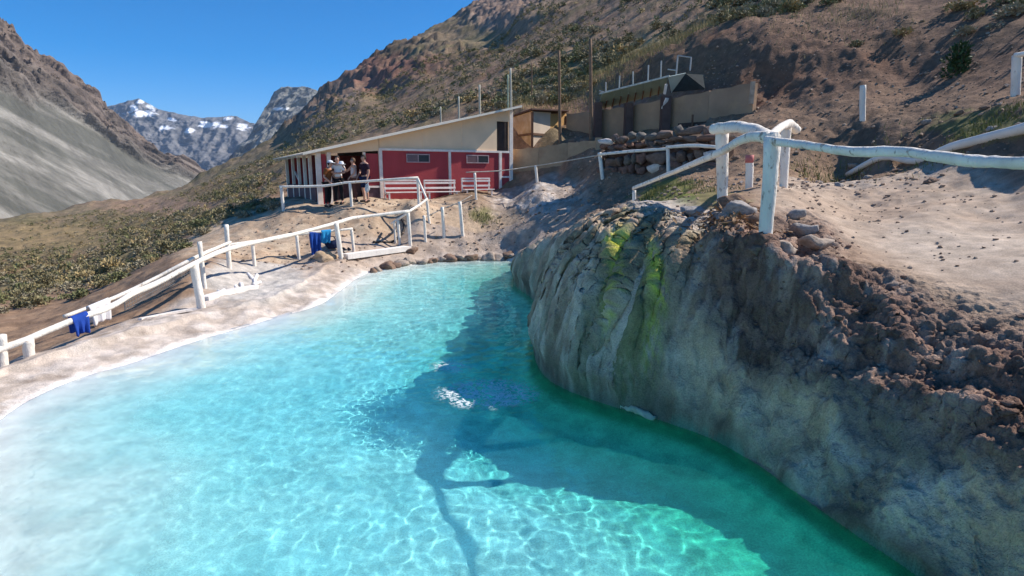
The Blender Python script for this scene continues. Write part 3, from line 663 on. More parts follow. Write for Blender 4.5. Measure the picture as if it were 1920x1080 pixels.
c = mixn(c, (.245, .228, .198), sst(.05, .5, strk)); c = mixn(c, (.092, .09, .074), sst(.05, .55, -strk) * .9); c = mixn(c, (.19, .15, .12), sst(.25, .6, fbm(sq_ * .4 + 7, sl_ * .7, 3)) * .8)
rc = np.tile(np.array([.125, .105, .088]), x.shape + (1,)); rc = mixn(rc, (.20, .17, .145), sst(-.1, .5, fbm(u * 4, v * 4, 4))); rc = mixn(rc, (.17, .125, .10), sst(.75, 1.0, w + .1 * fbm(u * 3, v * 3, 3)) * .8); rc = mixn(rc, (.06, .05, .044), sst(.1, .6, fbm(u * 7 + 3, v * 5, 4)) * .6)
c = mixn(c, (0, 0, 0), rk) + rc * rk[..., None]
finish('mountain', x, y, z, c, 'left valley side of pale scree under brown crags')

# far snowy range
cols = [(60, 345, 3300, 225, 3700), (150, 345, 3300, 212, 3700), (215, 345, 3300, 198, 3700), (240, 345, 3300, 192, 3700), (262, 345, 3250, 186, 3700), (285, 345, 3250, 198, 3700), (300, 345, 3250, 207, 3700), (340, 345, 3200, 215, 3700), (380, 345, 3200, 222, 3700),
        (420, 345, 3200, 220, 3700), (445, 345, 3200, 219, 3700), (470, 345, 3200, 232, 3700), (520, 345, 3200, 240, 3700), (700, 345, 3200, 225, 3700)]
x, y, z, w, u, v, PX, PY, L = loft('range', cols, 130, 300, 8.7, 1, None, fs=1.6)
dsp = ridge(u * 2.0, v * 1.2, 4, .5) * 26; env = sst(0, .15, w)
y = y - dsp * env; z = z + dsp * .22 * env * (1 - .6 * sst(.85, 1, w)); x = x + dsp * .3 * env
c = np.tile(np.array([.165, .165, .17]), x.shape + (1,)); c = mixn(c, (.22, .21, .205), sst(-.2, .5, fbm(u * 4, v * 4, 4))); c = mixn(c, (.11, .115, .125), sst(.1, .5, fbm(u * 6 + 3, v * 5, 4)) * .7)
px_, py_ = proj(x, y, z); nn = .6 * fbm(u * 5, v * 7, 4)
sn = np.maximum.reduce([ell(px_, py_, 268, 213, 24, 6, nn, .25), ell(px_, py_, 252, 204, 6, 7, nn, .25), ell(px_, py_, 262, 191, 6, 4, nn, .25), ell(px_, py_, 282, 200, 9, 4, nn), ell(px_, py_, 395, 234, 24, 6, nn, .25), ell(px_, py_, 356, 245, 9, 4, nn, .25), ell(px_, py_, 322, 224, 7, 3, nn, .25), ell(px_, py_, 455, 238, 12, 6, nn, .25), ell(px_, py_, 425, 222, 8, 3, nn), ell(px_, py_, 310, 240, 12, 4, nn)])
c = mixn(c, (.86, .87, .9), sn)
finish('mountain', x, y, z, c, 'far snow-patched mountain range at the end of the valley')

# pointed peak beside the hill
cols = [(395, 350, 1900, 345, 2000), (420, 350, 1900, 318, 2050), (450, 350, 1900, 272, 2100), (472, 350, 1900, 252, 2150), (492, 350, 1900, 222, 2200), (506, 350, 1900, 198, 2250), (518, 350, 1900, 176, 2300), (530, 350, 1900, 167, 2300), (556, 350, 1900, 165, 2300), (580, 350, 1900, 166, 2300),
        (600, 350, 1900, 174, 2300), (640, 350, 1900, 190, 2300), (720, 350, 1900, 230, 2300)]
x, y, z, w, u, v, PX, PY, L = loft('peak', cols, 150, 240, 5.2, 1, None, fs=1.8)
dsp = ridge(u * 1.3 - v * .5, v * .8, 4, .5) * 24; env = sst(0, .1, w)
y = y - dsp * env; z = z + dsp * .2 * env * (1 - .7 * sst(.9, 1, w)); x = x + dsp * .35 * env * (1 - .6 * sst(.9, 1, w))
c = np.tile(np.array([.17, .175, .165]), x.shape + (1,)); c = mixn(c, (.25, .245, .215), sst(-.2, .5, fbm(u * 3, v * 4, 4))); c = mixn(c, (.10, .105, .115), sst(.1, .5, fbm(u * 5 + 3, v * 3, 4)) * .7); c = mixn(c, (.8, .82, .85), ell(*proj(x, y, z), 526, 204, 14, 3, .5 * fbm(u * 5, v * 7, 3), .3))
finish('mountain', x, y, z, c, 'grey blue pointed peak rising behind the brown hill')
# valley floor under everything
fl_ = MB(); fl_.add([(-9000, -300, -75), (9000, -300, -75), (9000, 12000, -75), (-9000, 12000, -75)], [(0, 1, 2, 3)])
tag(fl_.build('valley_floor', mat('valley_soil', (.22, .18, .13), scale=.01, bscale=.1, bump=.2)), kind='structure')
# ------------------------------------------------------------------ fences and poles
WHITE = mat('white_paint', (.82, .75, .66), .75, .12, 6, .7, 30, col2=(.45, .36, .28), thr=(.60, .68), stretch=(1, 1, .45))
PEEL = mat('peeling_paint', (.80, .73, .64), .8, .16, 5, 1.0, 26, col2=(.36, .29, .23), thr=(.57, .64), stretch=(1, 1, .45))
WIRE = mat('wire', (.45, .40, .34), .7)
PINK = mat('pink_paint', (.55, .17, .16), .7)
GREY_NET = mat('grey_net', (.22, .21, .20), .8)
sd = 0
for name, fd in FEN.items():
    thick = fd.get('thick'); mm = PEEL if thick else WHITE
    p0 = fd['posts'][0]; base = P(p0[2], p0[3], p0[4]); root = empty(name, tuple(base)); tag(root, fd['label'], fd['cat'])
    O = np.array(base)
    for (tx, ty, fx, fy, Dd, rad) in fd['posts']:
        sd += 1; foot = P(fx, fy, Dd); top = P(tx, ty, Dd); foot[2] = min(foot[2], hz(foot[0], foot[1])) - .15
        n = 9; pts = [foot + (top - foot) * i / n - O for i in range(n + 1)]
        taper = [rad * (1.0 if not thick else lerp(.86, 1.08, i / n)) for i in range(n + 1)]
        MB().tube(pts, taper, 12, .07 if thick else .05, 1, sd).build('post', mm, root, True)
    for pts, rad in fd['rails']:
        sd += 1; q = [P(*p) - O for p in pts]
        thin = not hasattr(rad, '__len__') and rad < .03
        MB().tube(q, rad, 12 if not thin else 6, .13 if thick else (.10 if not thin else .02), 5, sd).build('rail', WIRE if thin else mm, root, True)
    if fd.get('cap'):
        tp = P(p0[0], p0[1], p0[4]) - O; MB().tube([tp - np.array([0, 0, .14]), tp + np.array([0, 0, .012])], p0[5] * 1.06, 12, .03).build('painted_top', PINK, root, True)
# netting under the outer rail of the ramp
rt = bpy.data.objects['ramp_fence']; O = np.array(rt.location)
mb = MB(); up_ = [(372, 481, 13.6), (336, 500, 13.3), (300, 519, 12.9), (268, 534, 12.6), (236, 551, 12.2)]
tops = cr([P(*p) for p in up_], 12)[:48]
for k in range(5):
    q = [t - O - np.array([0, 0, .02 + .075 * k]) for t in tops]; mb.tube(q, .006, 4)
for i, t in enumerate(tops):
    a = t - O - np.array([0, 0, .02]); mb.tube([a, a - np.array([.01, 0, .31])], .006, 4)
mb.build('net', GREY_NET, rt)

PCOL = {'pale': mat('pale_pole', (.50, .47, .38), .8, .15, 6, .4, 30), 'green': mat('green_pole', (.34, .40, .30), .8), 'brown': mat('brown_pole', (.20, .125, .08), .85, .25, 6, .5, 30)}
for (tx, ty, fx, fy, Dd, rad, ck, lab) in POLES:
    sd += 1; foot = P(fx, fy, Dd); top = P(tx, ty, Dd); foot[2] = min(foot[2], hz(foot[0], foot[1])) - .3; O = foot + np.array([0, 0, .3])
    r0 = empty('wooden_pole', tuple(O)); tag(r0, lab, 'pole', 'poles behind the cabin')
    MB().tube([foot + (top - foot) * i / 8 - O for i in range(9)], [rad * lerp(1.1, .85, i / 8) for i in range(9)], 10, .03, 1, sd).build('shaft', PCOL[ck], r0, True)

# white pipe lying along the foot of the embankment
q = [(1588, 338, 16.8), (1650, 323, 15.5), (1720, 303, 14.2), (1780, 285, 13.2), (1850, 262, 12.2), (1920, 241, 11.3), (2060, 200, 10.0)]
mb = MB(); pts = [P(*p) for p in q]
for p_ in pts: p_[2] = max(p_[2], hz(p_[0], p_[1]) + .07)
o = mb.tube(pts, [.07, .08, .09, .10, .105, .11, .11], 12, .02, 4, 5).build('water_pipe', mat('white_pipe', (.80, .75, .66), .6, .08, 3, .2, 20), None, True)
tag(o, 'long white pipe running up the slope beside the dusty path', 'pipe')
# black hoses
BLK = mat('black_rubber', (.03, .028, .027), .6, .1, 5, 0)
for q, lab in (([(1188, 352, 17), (1200, 368, 16.6), (1215, 383, 16.3), (1235, 404, 15.8)], 'black hose running down to the cliff top beside a white post'),
               ([(752, 396, 21.9), (757, 408, 21.6), (754, 420, 21.3), (735, 436, 20.9), (700, 457, 20.2)], 'black hose down the slope below the cabin benches')):
    pts = [P(*p) for p in q]
    for p in pts: p[2] = hz(p[0], p[1]) + .035
    tag(MB().tube(pts, .04, 8, .02, 6, 3).build('hose', BLK, None, True), lab, 'hose')

# white kerbs by the pool fence
KERB = mat('kerb_paint', (.80, .74, .68), .8, .1, 3, .4, 18)
for q, w_, h_, lab in (([(648, 481, 18.3), (700, 472, 19.1), (764, 460, 20.3)], .34, .16, 'white kerb between two posts at the far left of the pool'),
                   ([(384, 562, 12.6), (430, 550, 13.3), (480, 541, 13.9)], .22, .10, 'white painted kerb below the marked pale slab'),
                   ([(368, 571, 12.1), (320, 580, 11.8), (262, 598, 11.2)], .07, .05, 'thin white kerb line left of the leaning post')):
    mb = MB(); pts = [P(*p) for p in q]
    for p in pts: p[2] = hz(p[0], p[1])
    pts = cr(pts, 5)[:11]
    for a, b in zip(pts[:-1], pts[1:]): mb.beam(a + np.array([0, 0, h_ * .3]), b + np.array([0, 0, h_ * .3]), w_, h_)
    tag(mb.build('kerb', KERB), lab, 'kerb')

# ------------------------------------------------------------------ cabin
RED = mat('red_boards', (.40, .058, .064), .75, .12, 2.0, .3, 18, stretch=(1, 1, .3))
CREAM = mat('cream_board', (.84, .61, .40), .8, .08, 1.2, .15, 12)
TRIM = mat('cabin_trim', (.82, .72, .64), .7, .12, 4, .3, 25)
ROOFM = mat('roof_sheet', (.62, .53, .42), .7, .12, 2, .2, 10)
DARK = mat('unlit_interior', (.05, .038, .035), .9)  # near-black colour stands in for the unlit inside of openings and porch
GLASS = mat('window_glass', (.04, .045, .05), .15, .1, 4, 0, spec=.5)
MAUVE = mat('mauve_board', (.13, .075, .085), .8)
FLOORC = mat('cabin_floor', (.42, .33, .27), .9)
C0 = np.array([-7.75, 23.3, 1.80]); dv = np.array([7.75, 4.3, 0]); HL = float(np.hypot(7.75, 4.3)); ang = math.atan2(4.3, 7.75)
cabin = empty('cabin', tuple(C0), ang); tag(cabin, 'red timber cabin with cream gable and long sloping roof', 'cabin')
def roofz(t): return 2.0 + t / HL * 2.09           # underside of the roof above the cabin floor
def bp_(name, m, *b, bevel=0.0, parent=None): return MB().box(*b).build(name, m, parent if parent is not None else cabin, False, bevel)
t0 = 2.68
# front wall in board panels, gable above
bp_('wall', RED, t0 + .1, 5.70, .02, .14, -.25, 2.13); bp_('wall', RED, 5.83, 8.18, .02, .14, -.25, 2.13)
bp_('wall', RED, 8.33, 8.72, .02, .14, -.25, 2.13)
bp_('wall', RED, 2.10, t0 - .06, .03, .13, .72, 2.0); bp_('wall', MAUVE, 2.10, t0 - .06, .03, .13, .0, .62)
bp_('wall', RED, .34, .52, .03, .13, -.05, 2.02)
g_ = MB(); g_.add([(t0, .03, 2.20), (8.10, .03, 2.20), (8.10, .03, roofz(8.10) - .03), (t0, .03, roofz(t0) - .03), (t0, .12, 2.20), (8.10, .12, 2.20), (8.10, .12, roofz(8.10) - .03), (t0, .12, roofz(t0) - .03)],
                  [(0, 1, 2, 3), (7, 6, 5, 4), (0, 4, 5, 1), (1, 5, 6, 2), (2, 6, 7, 3), (3, 7, 4, 0)]); g_.build('gable', CREAM, cabin)
g_ = MB(); zt = 3.52; g_.add([(8.10, .031, zt), (8.74, .031, zt), (8.74, .031, roofz(8.74) - .03), (8.10, .031, roofz(8.10) - .03), (8.10, .12, zt), (8.74, .12, zt), (8.74, .12, roofz(8.74) - .03), (8.10, .12, roofz(8.10) - .03)],
                           [(0, 1, 2, 3), (7, 6, 5, 4), (0, 4, 5, 1), (1, 5, 6, 2), (2, 6, 7, 3), (3, 7, 4, 0)]); g_.build('gable', CREAM, cabin)
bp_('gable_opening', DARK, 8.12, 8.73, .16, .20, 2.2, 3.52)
bp_('gable_batten', CREAM, 4.55, 4.60, .018, .030, 2.2, roofz(4.5) - .04); bp_('gable_batten', CREAM, 6.35, 6.40, .018, .030, 2.2, roofz(6.3) - .04)
# left side: porch front filler above the opening
g_ = MB(); g_.add([(0, .03, 1.92), (t0 - .02, .03, 2.12), (t0 - .02, .03, roofz(t0) - .03), (0, .03, roofz(0) - .03), (0, .10, 1.92), (t0 - .02, .10, 2.12), (t0 - .02, .10, roofz(t0) - .03), (0, .10, roofz(0) - .03)],
                  [(0, 1, 2, 3), (7, 6, 5, 4), (0, 4, 5, 1), (1, 5, 6, 2), (2, 6, 7, 3), (3, 7, 4, 0)]); g_.build('fascia_board', CREAM, cabin)
# trim posts and beam
for a, b, zb, ztp in ((.12, .32, -.3, 2.0), (.55, .70, -.2, 2.02), (1.98, 2.08, -.2, 2.05), (t0 - .05, t0 + .09, -.3, 2.2), (5.71, 5.82, -.3, 2.15), (8.19, 8.32, -.4, 2.15), (8.73, 8.90, -.5, roofz(8.7) - .02)):
    bp_('trim_post', TRIM, a, b, -.035, .09, zb, ztp, bevel=.008)
bp_('beam', TRIM, t0 - .05, 8.74, -.03, .06, 2.135, 2.225); bp_('beam', TRIM, 8.32, 8.73, -.03, .06, 1.02, 1.10); bp_('beam', TRIM, 8.32, 8.73, -.03, .06, .05, .15); bp_('beam', TRIM, 2.085, t0 - .055, -.02, .06, .63, .71)
# windows
for a, b in ((3.84, 4.80), (6.60, 7.62)):
    wd_ = MB().box(a, b, -.012, .018, 1.70, 1.98); win = wd_.build('window', DARK, cabin)
    f = MB(); f.box(a - .04, b + .04, -.03, .0, 1.66, 1.70); f.box(a - .04, b + .04, -.03, .0, 1.98, 2.02); f.box(a - .04, a, -.03, .0, 1.70, 1.98); f.box(b, b + .04, -.03, .0, 1.70, 1.98); f.box((a + b) / 2 - .02, (a + b) / 2 + .02, -.03, -.001, 1.70, 1.98)
    f.build('frame', mat('window_trim', (.42, .30, .30), .6), win)
    MB().box(a + .01, (a + b) / 2 - .02, -.022, -.014, 1.70, 1.98).build('pane', mat('dusty_glass', (.16, .10, .105), .2, .1, 4, 0, spec=.5), win)
    MB().box((a + b) / 2 + .02, b - .01, -.020, -.013, 1.70, 1.98).build('pane', GLASS, win)
# side and back walls, dark room
bp_('wall', CREAM, 8.74, 8.86, .14, 7.6, -.5, 3.95); bp_('wall', RED, .2, 8.74, 7.5, 7.6, -.3, 2.0)
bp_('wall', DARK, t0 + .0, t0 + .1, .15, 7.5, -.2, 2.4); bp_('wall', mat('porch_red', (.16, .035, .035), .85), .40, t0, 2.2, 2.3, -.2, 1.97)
bp_('porch_floor', FLOORC, -.15, t0, -.25, 7.5, -.16, .0); bp_('porch_step', FLOORC, -.25, 1.0, -.75, -.26, -.28, -.05)
# left porch facade: posts, low wall, braces
for k, yb in enumerate((1.35, 2.6, 4.0, 5.6, 7.4)):
    bp_('trim_post', TRIM, .10, .22, yb, yb + .14, -.2, 1.98)
mb = MB(); mb.beam((.16, 3.9, .75), (.16, 5.2, 1.3), .06, .06); mb.build('brace', TRIM, cabin)
bp_('low_wall', MAUVE, .12, .20, .35, 7.5, -.1, .72); bp_('counter', mat('counter_wood', (.22, .17, .15), .6), .55, 2.0, .35, .8, .85, .92); bp_('counter_front', mat('counter_front', (.10, .05, .05), .8), .6, 1.95, .42, .5, -.0, .85)
# roof: one thin sheet on rafters, pale fascia
def slope_slab(name, x0, x1, y0, y1, th, up, m):
    a, b = roofz(x0) + up, roofz(x1) + up
    v = [(x0, y0, a), (x1, y0, b), (x1, y1, b), (x0, y1, a), (x0, y0, a + th), (x1, y0, b + th), (x1, y1, b + th), (x0, y1, a + th)]
    return MB().add(v, [(3, 2, 1, 0), (4, 5, 6, 7), (0, 1, 5, 4), (1, 2, 6, 5), (2, 3, 7, 6), (3, 0, 4, 7)]).build(name, m, roof if name != 'roof' else cabin)
roof = None; roof = slope_slab('roof', -.42, 9.08, -.47, 7.9, .05, .0, ROOFM)
slope_slab('fascia', -.42, 9.1, -.50, -.472, .09, -.02, mat('fascia_paint', (.78, .70, .58), .7, .06))
for k in range(6): slope_slab('rafter', -.38, 9.0, 1.2 + k * 1.25, 1.28 + k * 1.25, .09, -.095, TRIM)

# benches
BEN = mat('bench_paint', (.76, .68, .63), .7, .12, 6, .3, 30)
def bench(loc, rz, L, label):
    r0 = empty('bench', loc, rz); tag(r0, label, 'bench', 'white benches along the cabin wall')
    for k in range(2): MB().box(-L / 2 - .03, L / 2 + .03, -.20 + k * .19, -.03 + k * .19, .42, .46).build('seat_slat', BEN, r0, False, .006)
    for k in range(2): MB().box(-L / 2, L / 2, .19 - .0, .225, .56 + k * .21, .64 + k * .21).build('back_slat', BEN, r0, False, .006)
    MB().box(-L / 2, L / 2, .19, .225, .885, .945).build('top_rail', BEN, r0, False, .006)
    for sx in (-1, 1):
        MB().beam((sx * (L / 2 - .06), .245, 0), (sx * (L / 2 - .03), .245, .94), .06, .05).build('leg', BEN, r0)
        MB().beam((sx * (L / 2 - .1), -.15, 0), (sx * (L / 2 - .1), -.15, .42), .06, .06).build('leg', BEN, r0)
        MB().box(sx * (L / 2 - .1) - .025, sx * (L / 2 - .1) + .025, -.19, .22, .36, .418).build('stretcher', BEN, r0)
    return r0
cR, sR = math.cos(ang), math.sin(ang)
def cab(t, back, z=0.0): return (C0[0] + cR * t - sR * back, C0[1] + sR * t + cR * back, C0[2] + z)
bench(cab(3.50, -.45), ang, 1.55, 'white bench nearest the people, left of the three')
bench(cab(5.18, -.45), ang, 1.45, 'white bench in the middle of the three by the red wall')
bench(cab(6.90, -.45, .08), ang, 1.40, 'white bench farthest right by the red wall')
# ------------------------------------------------------------------ shed, plaster walls, stone wall, awning
PLY = mat('plywood', (.44, .30, .17), .8, .18, 1.5, .2, 20, col2=(.52, .40, .29), thr=(.4, .65)); PLYD = mat('shed_frame', (.15, .085, .055), .85)
PLASTER = mat('earth_plaster', (.42, .30, .19), .95, .22, .9, .5, 9, col2=(.33, .22, .14), thr=(.45, .7)); PLASTER2 = mat('wall_plaster', (.35, .235, .155), .95, .2, .8, .5, 9, col2=(.42, .275, .165), thr=(.5, .7))
def quad_prism(mb, a, b, c, d, off):                # a solid panel from four corners and an offset vector
    v = [np.array(p) for p in (a, b, c, d)]; v += [p + np.array(off) for p in v]
    return mb.add(v, [(0, 1, 2, 3), (7, 6, 5, 4), (0, 4, 5, 1), (1, 5, 6, 2), (2, 6, 7, 3), (3, 7, 4, 0)])
# plywood shed: left face, front face, flat roof
kx = P(998, 275, 29.0); lx = P(958, 283, 31.0); rx = P(1060, 273, 31.0); zb = kx[2] - .5
zt = [P(958, 221, 31)[2], P(998, 208, 29)[2], P(1060, 213, 31.0)[2]]
O = np.array([kx[0], kx[1], zb]); shed = empty('shed', tuple(O)); tag(shed, 'plywood shed with a flat dark roof behind the cabin', 'shed')
def sh_panel(a, za0, za1, b, zb0, zb1, m, name, back):
    mb = MB(); quad_prism(mb, (a[0], a[1], za0) - O, (b[0], b[1], zb0) - O, (b[0], b[1], zb1) - O, (a[0], a[1], za1) - O, back); return mb.build(name, m, shed)
mz = zb + .5 + (zt[1] - zb - .5) * .36
bk = (.03, .05, 0)
sh_panel(lx, zb, mz - .03, kx, zb, mz - .03, PLY, 'panel', bk); sh_panel(lx, mz + .03, zt[0], kx, mz + .03, zt[1], PLY, 'panel', bk)
mid = kx + (rx - kx) * .52
WPLY = mat('pale_plywood', (.62, .50, .38), .8, .12, 1.5, .2, 20); OPLY = mat('orange_plywood', (.50, .29, .11), .8, .15, 1.5, .2, 20)
for a, b, m in ((kx, mid, WPLY), (mid, rx, OPLY)):
    sh_panel(a, zb, mz - .03, b, zb, mz - .03, m, 'panel', bk); sh_panel(a, mz + .03, zt[1] - .02, b, mz + .03, zt[2] + (zt[1] - zt[2]) * (.5 if b is mid else 0), m, 'panel', bk)
for a in (lx, kx, rx): MB().box(a[0] - O[0] - .06, a[0] - O[0] + .05, a[1] - O[1] - .07, a[1] - O[1] + .06, -.4, zt[1] - O[2] - .05).build('corner_post', PLYD, shed)
for a, b in ((lx, kx), (kx, rx)): MB().beam(np.array([a[0], a[1] - .04, mz]) - O, np.array([b[0], b[1] - .04, mz]) - O, .07, .10).build('batten', PLYD, shed)
mb = MB(); up_ = .06
quad_prism(mb, np.array([lx[0], lx[1], zt[0]]) - O + (-.1, -.1, .02), np.array([kx[0], kx[1], zt[1]]) - O + (-.05, -.45, .02), np.array([rx[0], rx[1], zt[2]]) - O + (.1, -.55, .06), np.array([rx[0], rx[1] + 2.6, zt[2]]) - O + (-.3, 0, .02), (0, 0, .06)); mb.build('roof', mat('shed_roof', (.10, .06, .05), .8), shed)
mb = MB(); mb.beam(rx - O + (0, -.1, .75), rx - O + (.55, -.3, -.25), .06, .06); mb.build('brace', PLY, shed); mb = MB(); mb.beam(rx - O + (.05, -.1, .65), rx - O + (-.5, -.35, -.25), .06, .06); mb.build('brace', PLY, shed)

# long plaster wall in front of the shed
def wall_run(name, m, top, zlow, th, label, cat='wall', capm=None):
    pts = [P(*p) for p in top]; O = np.array([pts[0][0], pts[0][1], zlow]); r0 = empty(name, tuple(O)); tag(r0, label, cat)
    for a, b in zip(pts[:-1], pts[1:]):
        d = (b - a); d[2] = 0; d /= np.linalg.norm(d); nrm = np.array([-d[1], d[0], 0]) * th; e = d * .004
        mb = MB(); n = 6
        top_ = [a + (b - a) * i / n + np.array([0, 0, .03 * math.sin(i * 2.1 + a[0] * 3)]) for i in range(n + 1)]
        v = []; 
        for i, t in enumerate(top_):
            t2 = t + (e if i == 0 else (-e if i == n else 0)); v += [(t2[0], t2[1], zlow), tuple(t2), tuple(t2 + nrm), (t2[0] + nrm[0], t2[1] + nrm[1], zlow)]
        v = [np.array(q) - O for q in v]; f = []
        for i in range(n):
            k = i * 4; f += [(k, k + 4, k + 5, k + 1), (k + 1, k + 5, k + 6, k + 2), (k + 2, k + 6, k + 7, k + 3), (k + 3, k + 7, k + 4, k)]
        f += [(0, 1, 2, 3), (n * 4 + 3, n * 4 + 2, n * 4 + 1, n * 4)]
        mb.add(v, f); mb.build('wall_panel', m, r0)
    return r0, O, pts
wall_run('plaster_wall', PLASTER, [(955, 281, 28.2), (1010, 276, 27.6), (1065, 268, 27), (1124, 262, 26.3)], 1.2, .25, 'low tan plaster wall right of the cabin below the shed')
r0 = bpy.data.objects['plaster_wall']; O = np.array(r0.location); e = P(1122, 261, 26.2)
MB().box(e[0] - .12 - O[0], e[0] + .14 - O[0], e[1] - .16 - O[1], e[1] + .14 - O[1], 0, e[2] - O[2] + .06).build('end_pier', PLASTER, r0)
# retaining wall with piers
rw, O, pts = wall_run('retaining_wall', PLASTER2, [(1062, 214, 30.5), (1128, 207, 29.2), (1178, 199, 28.3), (1246, 187, 27.0), (1330, 171, 25.3), (1415, 154, 23.6)], 3.2, .22, 'earth coloured retaining wall with dark piers under the green awning')
PIER = mat('dark_pier', (.11, .07, .06), .9, .2, 3, .3, 15)
for px_, Dd, tpy, wd_ in ((1122, 29.2, 180, .34), (1180, 28.2, 181, .34), (1250, 26.85, 168, .36)):
    a = P(px_, tpy + 12, Dd - .25) - O; MB().box(a[0] - wd_ / 2, a[0] + wd_ / 2, a[1] - .12, a[1] + .35, 0, a[2]).build('pier', PIER, rw)
e = P(1412, 153, 23.5) - O; e2 = P(1408, 195, 23.5) - O; mb = MB(); mb.beam(e2, e, .14, .14); mb.build('end_post', mat('end_post', (.50, .36, .25), .8), rw)
a = P(1272, 246, 25.9) - O; b = P(1325, 228, 25.0) - O
mb = MB(); quad_prism(mb, (a[0], a[1], a[2]), (b[0], b[1], a[2]), (b[0], b[1], b[2]), (a[0], a[1], b[2]), (-.05, -.06, 0)); mb.build('opening', DARK, rw)  # near-black slab on the wall face, painted as the opening's inner shade
mb = MB(); q = P(1297, 250, 25.3) - O; mb.beam(q, q + np.array([0, 0, .75]), .07, .07); mb.build('prop', PLYD, rw)
# green awning
TEAL = mat('teal_sheet', (.26, .33, .27), .6, .15, 1.2, .2, 12); TEAL_LIT = mat('sunlit_teal_sheet', (.55, .64, .58), .6, .1, 1.2, .2, 12)  # end sheet gets a paler teal copy, sunlight put into its colour
A1, B1 = P(1128, 177, 28.2), P(1253, 144, 25.9); A2, B2 = P(1121, 206, 29.9), P(1249, 173, 27.4); O = np.array([A2[0], A2[1], A2[2]])
aw = empty('awning', tuple(O)); tag(aw, 'green sheet awning tilted above the retaining wall', 'awning')
nS = 9
for i in range(nS):
    f0, f1 = i / nS, (i + 1) / nS - .004
    mb = MB(); quad_prism(mb, A2 + (B2 - A2) * f0 - O, A2 + (B2 - A2) * f1 - O, A1 + (B1 - A1) * f1 - O, A1 + (B1 - A1) * f0 - O, (0, .01 * (i % 2), .03)); mb.build('roof_sheet', TEAL, aw)
    q0 = A2 + (B2 - A2) * f0; q1 = A1 + (B1 - A1) * f0; 
    if i % 1 == 0:
        mb = MB(); mb.beam(q0 - O + (0, -.03, -.04), q0 + (q1 - q0) * .55 - O + (0, -.03, -.04), .05, .06); mb.build('rafter', PLYD, aw)
C1_, T1 = P(1286, 137, 26.2), P(1259, 174, 26.9)
mb = MB(); mb.add([B1 - O, T1 - O, C1_ - O, B1 - O + (0, .04, .02), T1 - O + (0, .04, .02), C1_ - O + (0, .04, .02)], [(0, 1, 2), (5, 4, 3), (0, 3, 4, 1), (1, 4, 5, 2), (2, 5, 3, 0)]); mb.build('end_sheet', TEAL_LIT, aw)
mb = MB(); mb.beam(A1 - O + (-.1, -.02, .03), B1 - O + (.05, -.02, .03), .05, .07); mb.build('front_edge', mat('awning_edge', (.50, .50, .44), .6), aw)
# shaded gap under the awning painted as a near-black panel, and post
mb = MB(); quad_prism(mb, P(1258, 172, 27.2) - O, P(1322, 166, 26.2) - O, P(1318, 140, 27.0) - O, P(1286, 138, 26.7) - O, (0, .2, 0)); mb.build('gap_shade', mat('painted_shade', (.02, .028, .03), .9), aw)
mb = MB(); mb.beam(P(1246, 176, 26.4) - O, P(1249, 158, 26.2) - O, .1, .1); mb.build('stay', TRIM, aw); mb = MB(); mb.beam(P(1243, 204, 26.6) - O, P(1251, 184, 26.4) - O, .16, .06); mb.build('stay', TRIM, aw)
# thin grey railing on the bank above the awning
GALV = mat('grey_steel', (.42, .40, .38), .5, .1, 5, 0)
rp = [(1136, 154, 1136, 175, 29.0), (1162, 142, 1161, 165, 28.6), (1187, 134, 1187, 156, 28.2), (1216, 122, 1215, 149, 27.7), (1240, 114, 1239, 142, 27.3), (1271, 104, 1268, 136, 26.8), (1296, 108, 1294, 128, 26.6)]
O = P(*rp[0][2:]); rl = empty('railing', tuple(O)); tag(rl, 'thin grey steel railing standing above the green awning', 'railing')
for tx, ty, fx, fy, Dd in rp: MB().tube([P(fx, fy, Dd) - O - (0, 0, .1), P(tx, ty, Dd) - O], .035, 6).build('post', GALV, rl)
for a, b in (((1271, 104, 26.8), (1297, 108, 26.6)), ((1252, 130, 27.0), (1269, 132, 26.8)), ((1124, 170, 29.2), (1134, 173, 29.0))): MB().tube([P(*a) - O, P(*b) - O], .03, 6).build('rail', GALV, rl)

# rubble stone wall, every stone a piece
def rock_mesh(name, seed, sub=2, rough=.25, sq=(1, 1, 1)):
    rr = np.random.RandomState(seed); bm = bmesh.new(); bmesh.ops.create_icosphere(bm, subdivisions=sub, radius=1.0)
    ps = rr.randn(11, 3); ps /= np.linalg.norm(ps, axis=1)[:, None]; cut_ = rr.uniform(.45, .82, 11); off = rr.rand(3) * 40
    for v in bm.verts:
        c = np.array(v.co)
        for p, k in zip(ps, cut_):
            e = c @ p
            if e > k: c = c - p * (e - k) * .95
        nz = fbm(np.array([c[0] * 1.7 + off[0]]), np.array([c[1] * 1.7 + c[2] * 1.3 + off[1]]), 3)[0]
        v.co = Vector(c * (1 + rough * nz) * np.array(sq))
    me = bpy.data.meshes.new(name); bm.to_mesh(me); bm.free(); me.polygons.foreach_set('use_smooth', [True] * len(me.polygons)); return me
ST1 = mat('wall_stone', (.17, .125, .105), .9, .3, 3, .6, 12); ST2 = mat('red_stone', (.19, .11, .085), .9, .3, 3, .6, 12); ST3 = mat('white_stone', (.62, .55, .50), .9, .2, 3, .6, 12); ST4 = mat('green_stone', (.15, .135, .12), .9, .3, 3, .6, 12)
SMESH = []
for i in range(12):
    mm_ = rock_mesh('stone', 100 + i, 2, .30); mm_.materials.append((ST1, ST1, ST2, ST4, ST1, ST2)[i % 6] if i < 10 else ST3); SMESH.append(mm_)
w0, w1 = P(1128, 330, 23.2), P(1348, 322, 18.6); O = w0.copy(); sw = empty('stone_wall', tuple(O)); tag(sw, 'dark rubble stone wall with white stones behind the rail fence', 'wall')
rr = random.Random(3); zt0, zt1 = P(1128, 262, 23.2)[2], P(1348, 246, 18.6)[2]
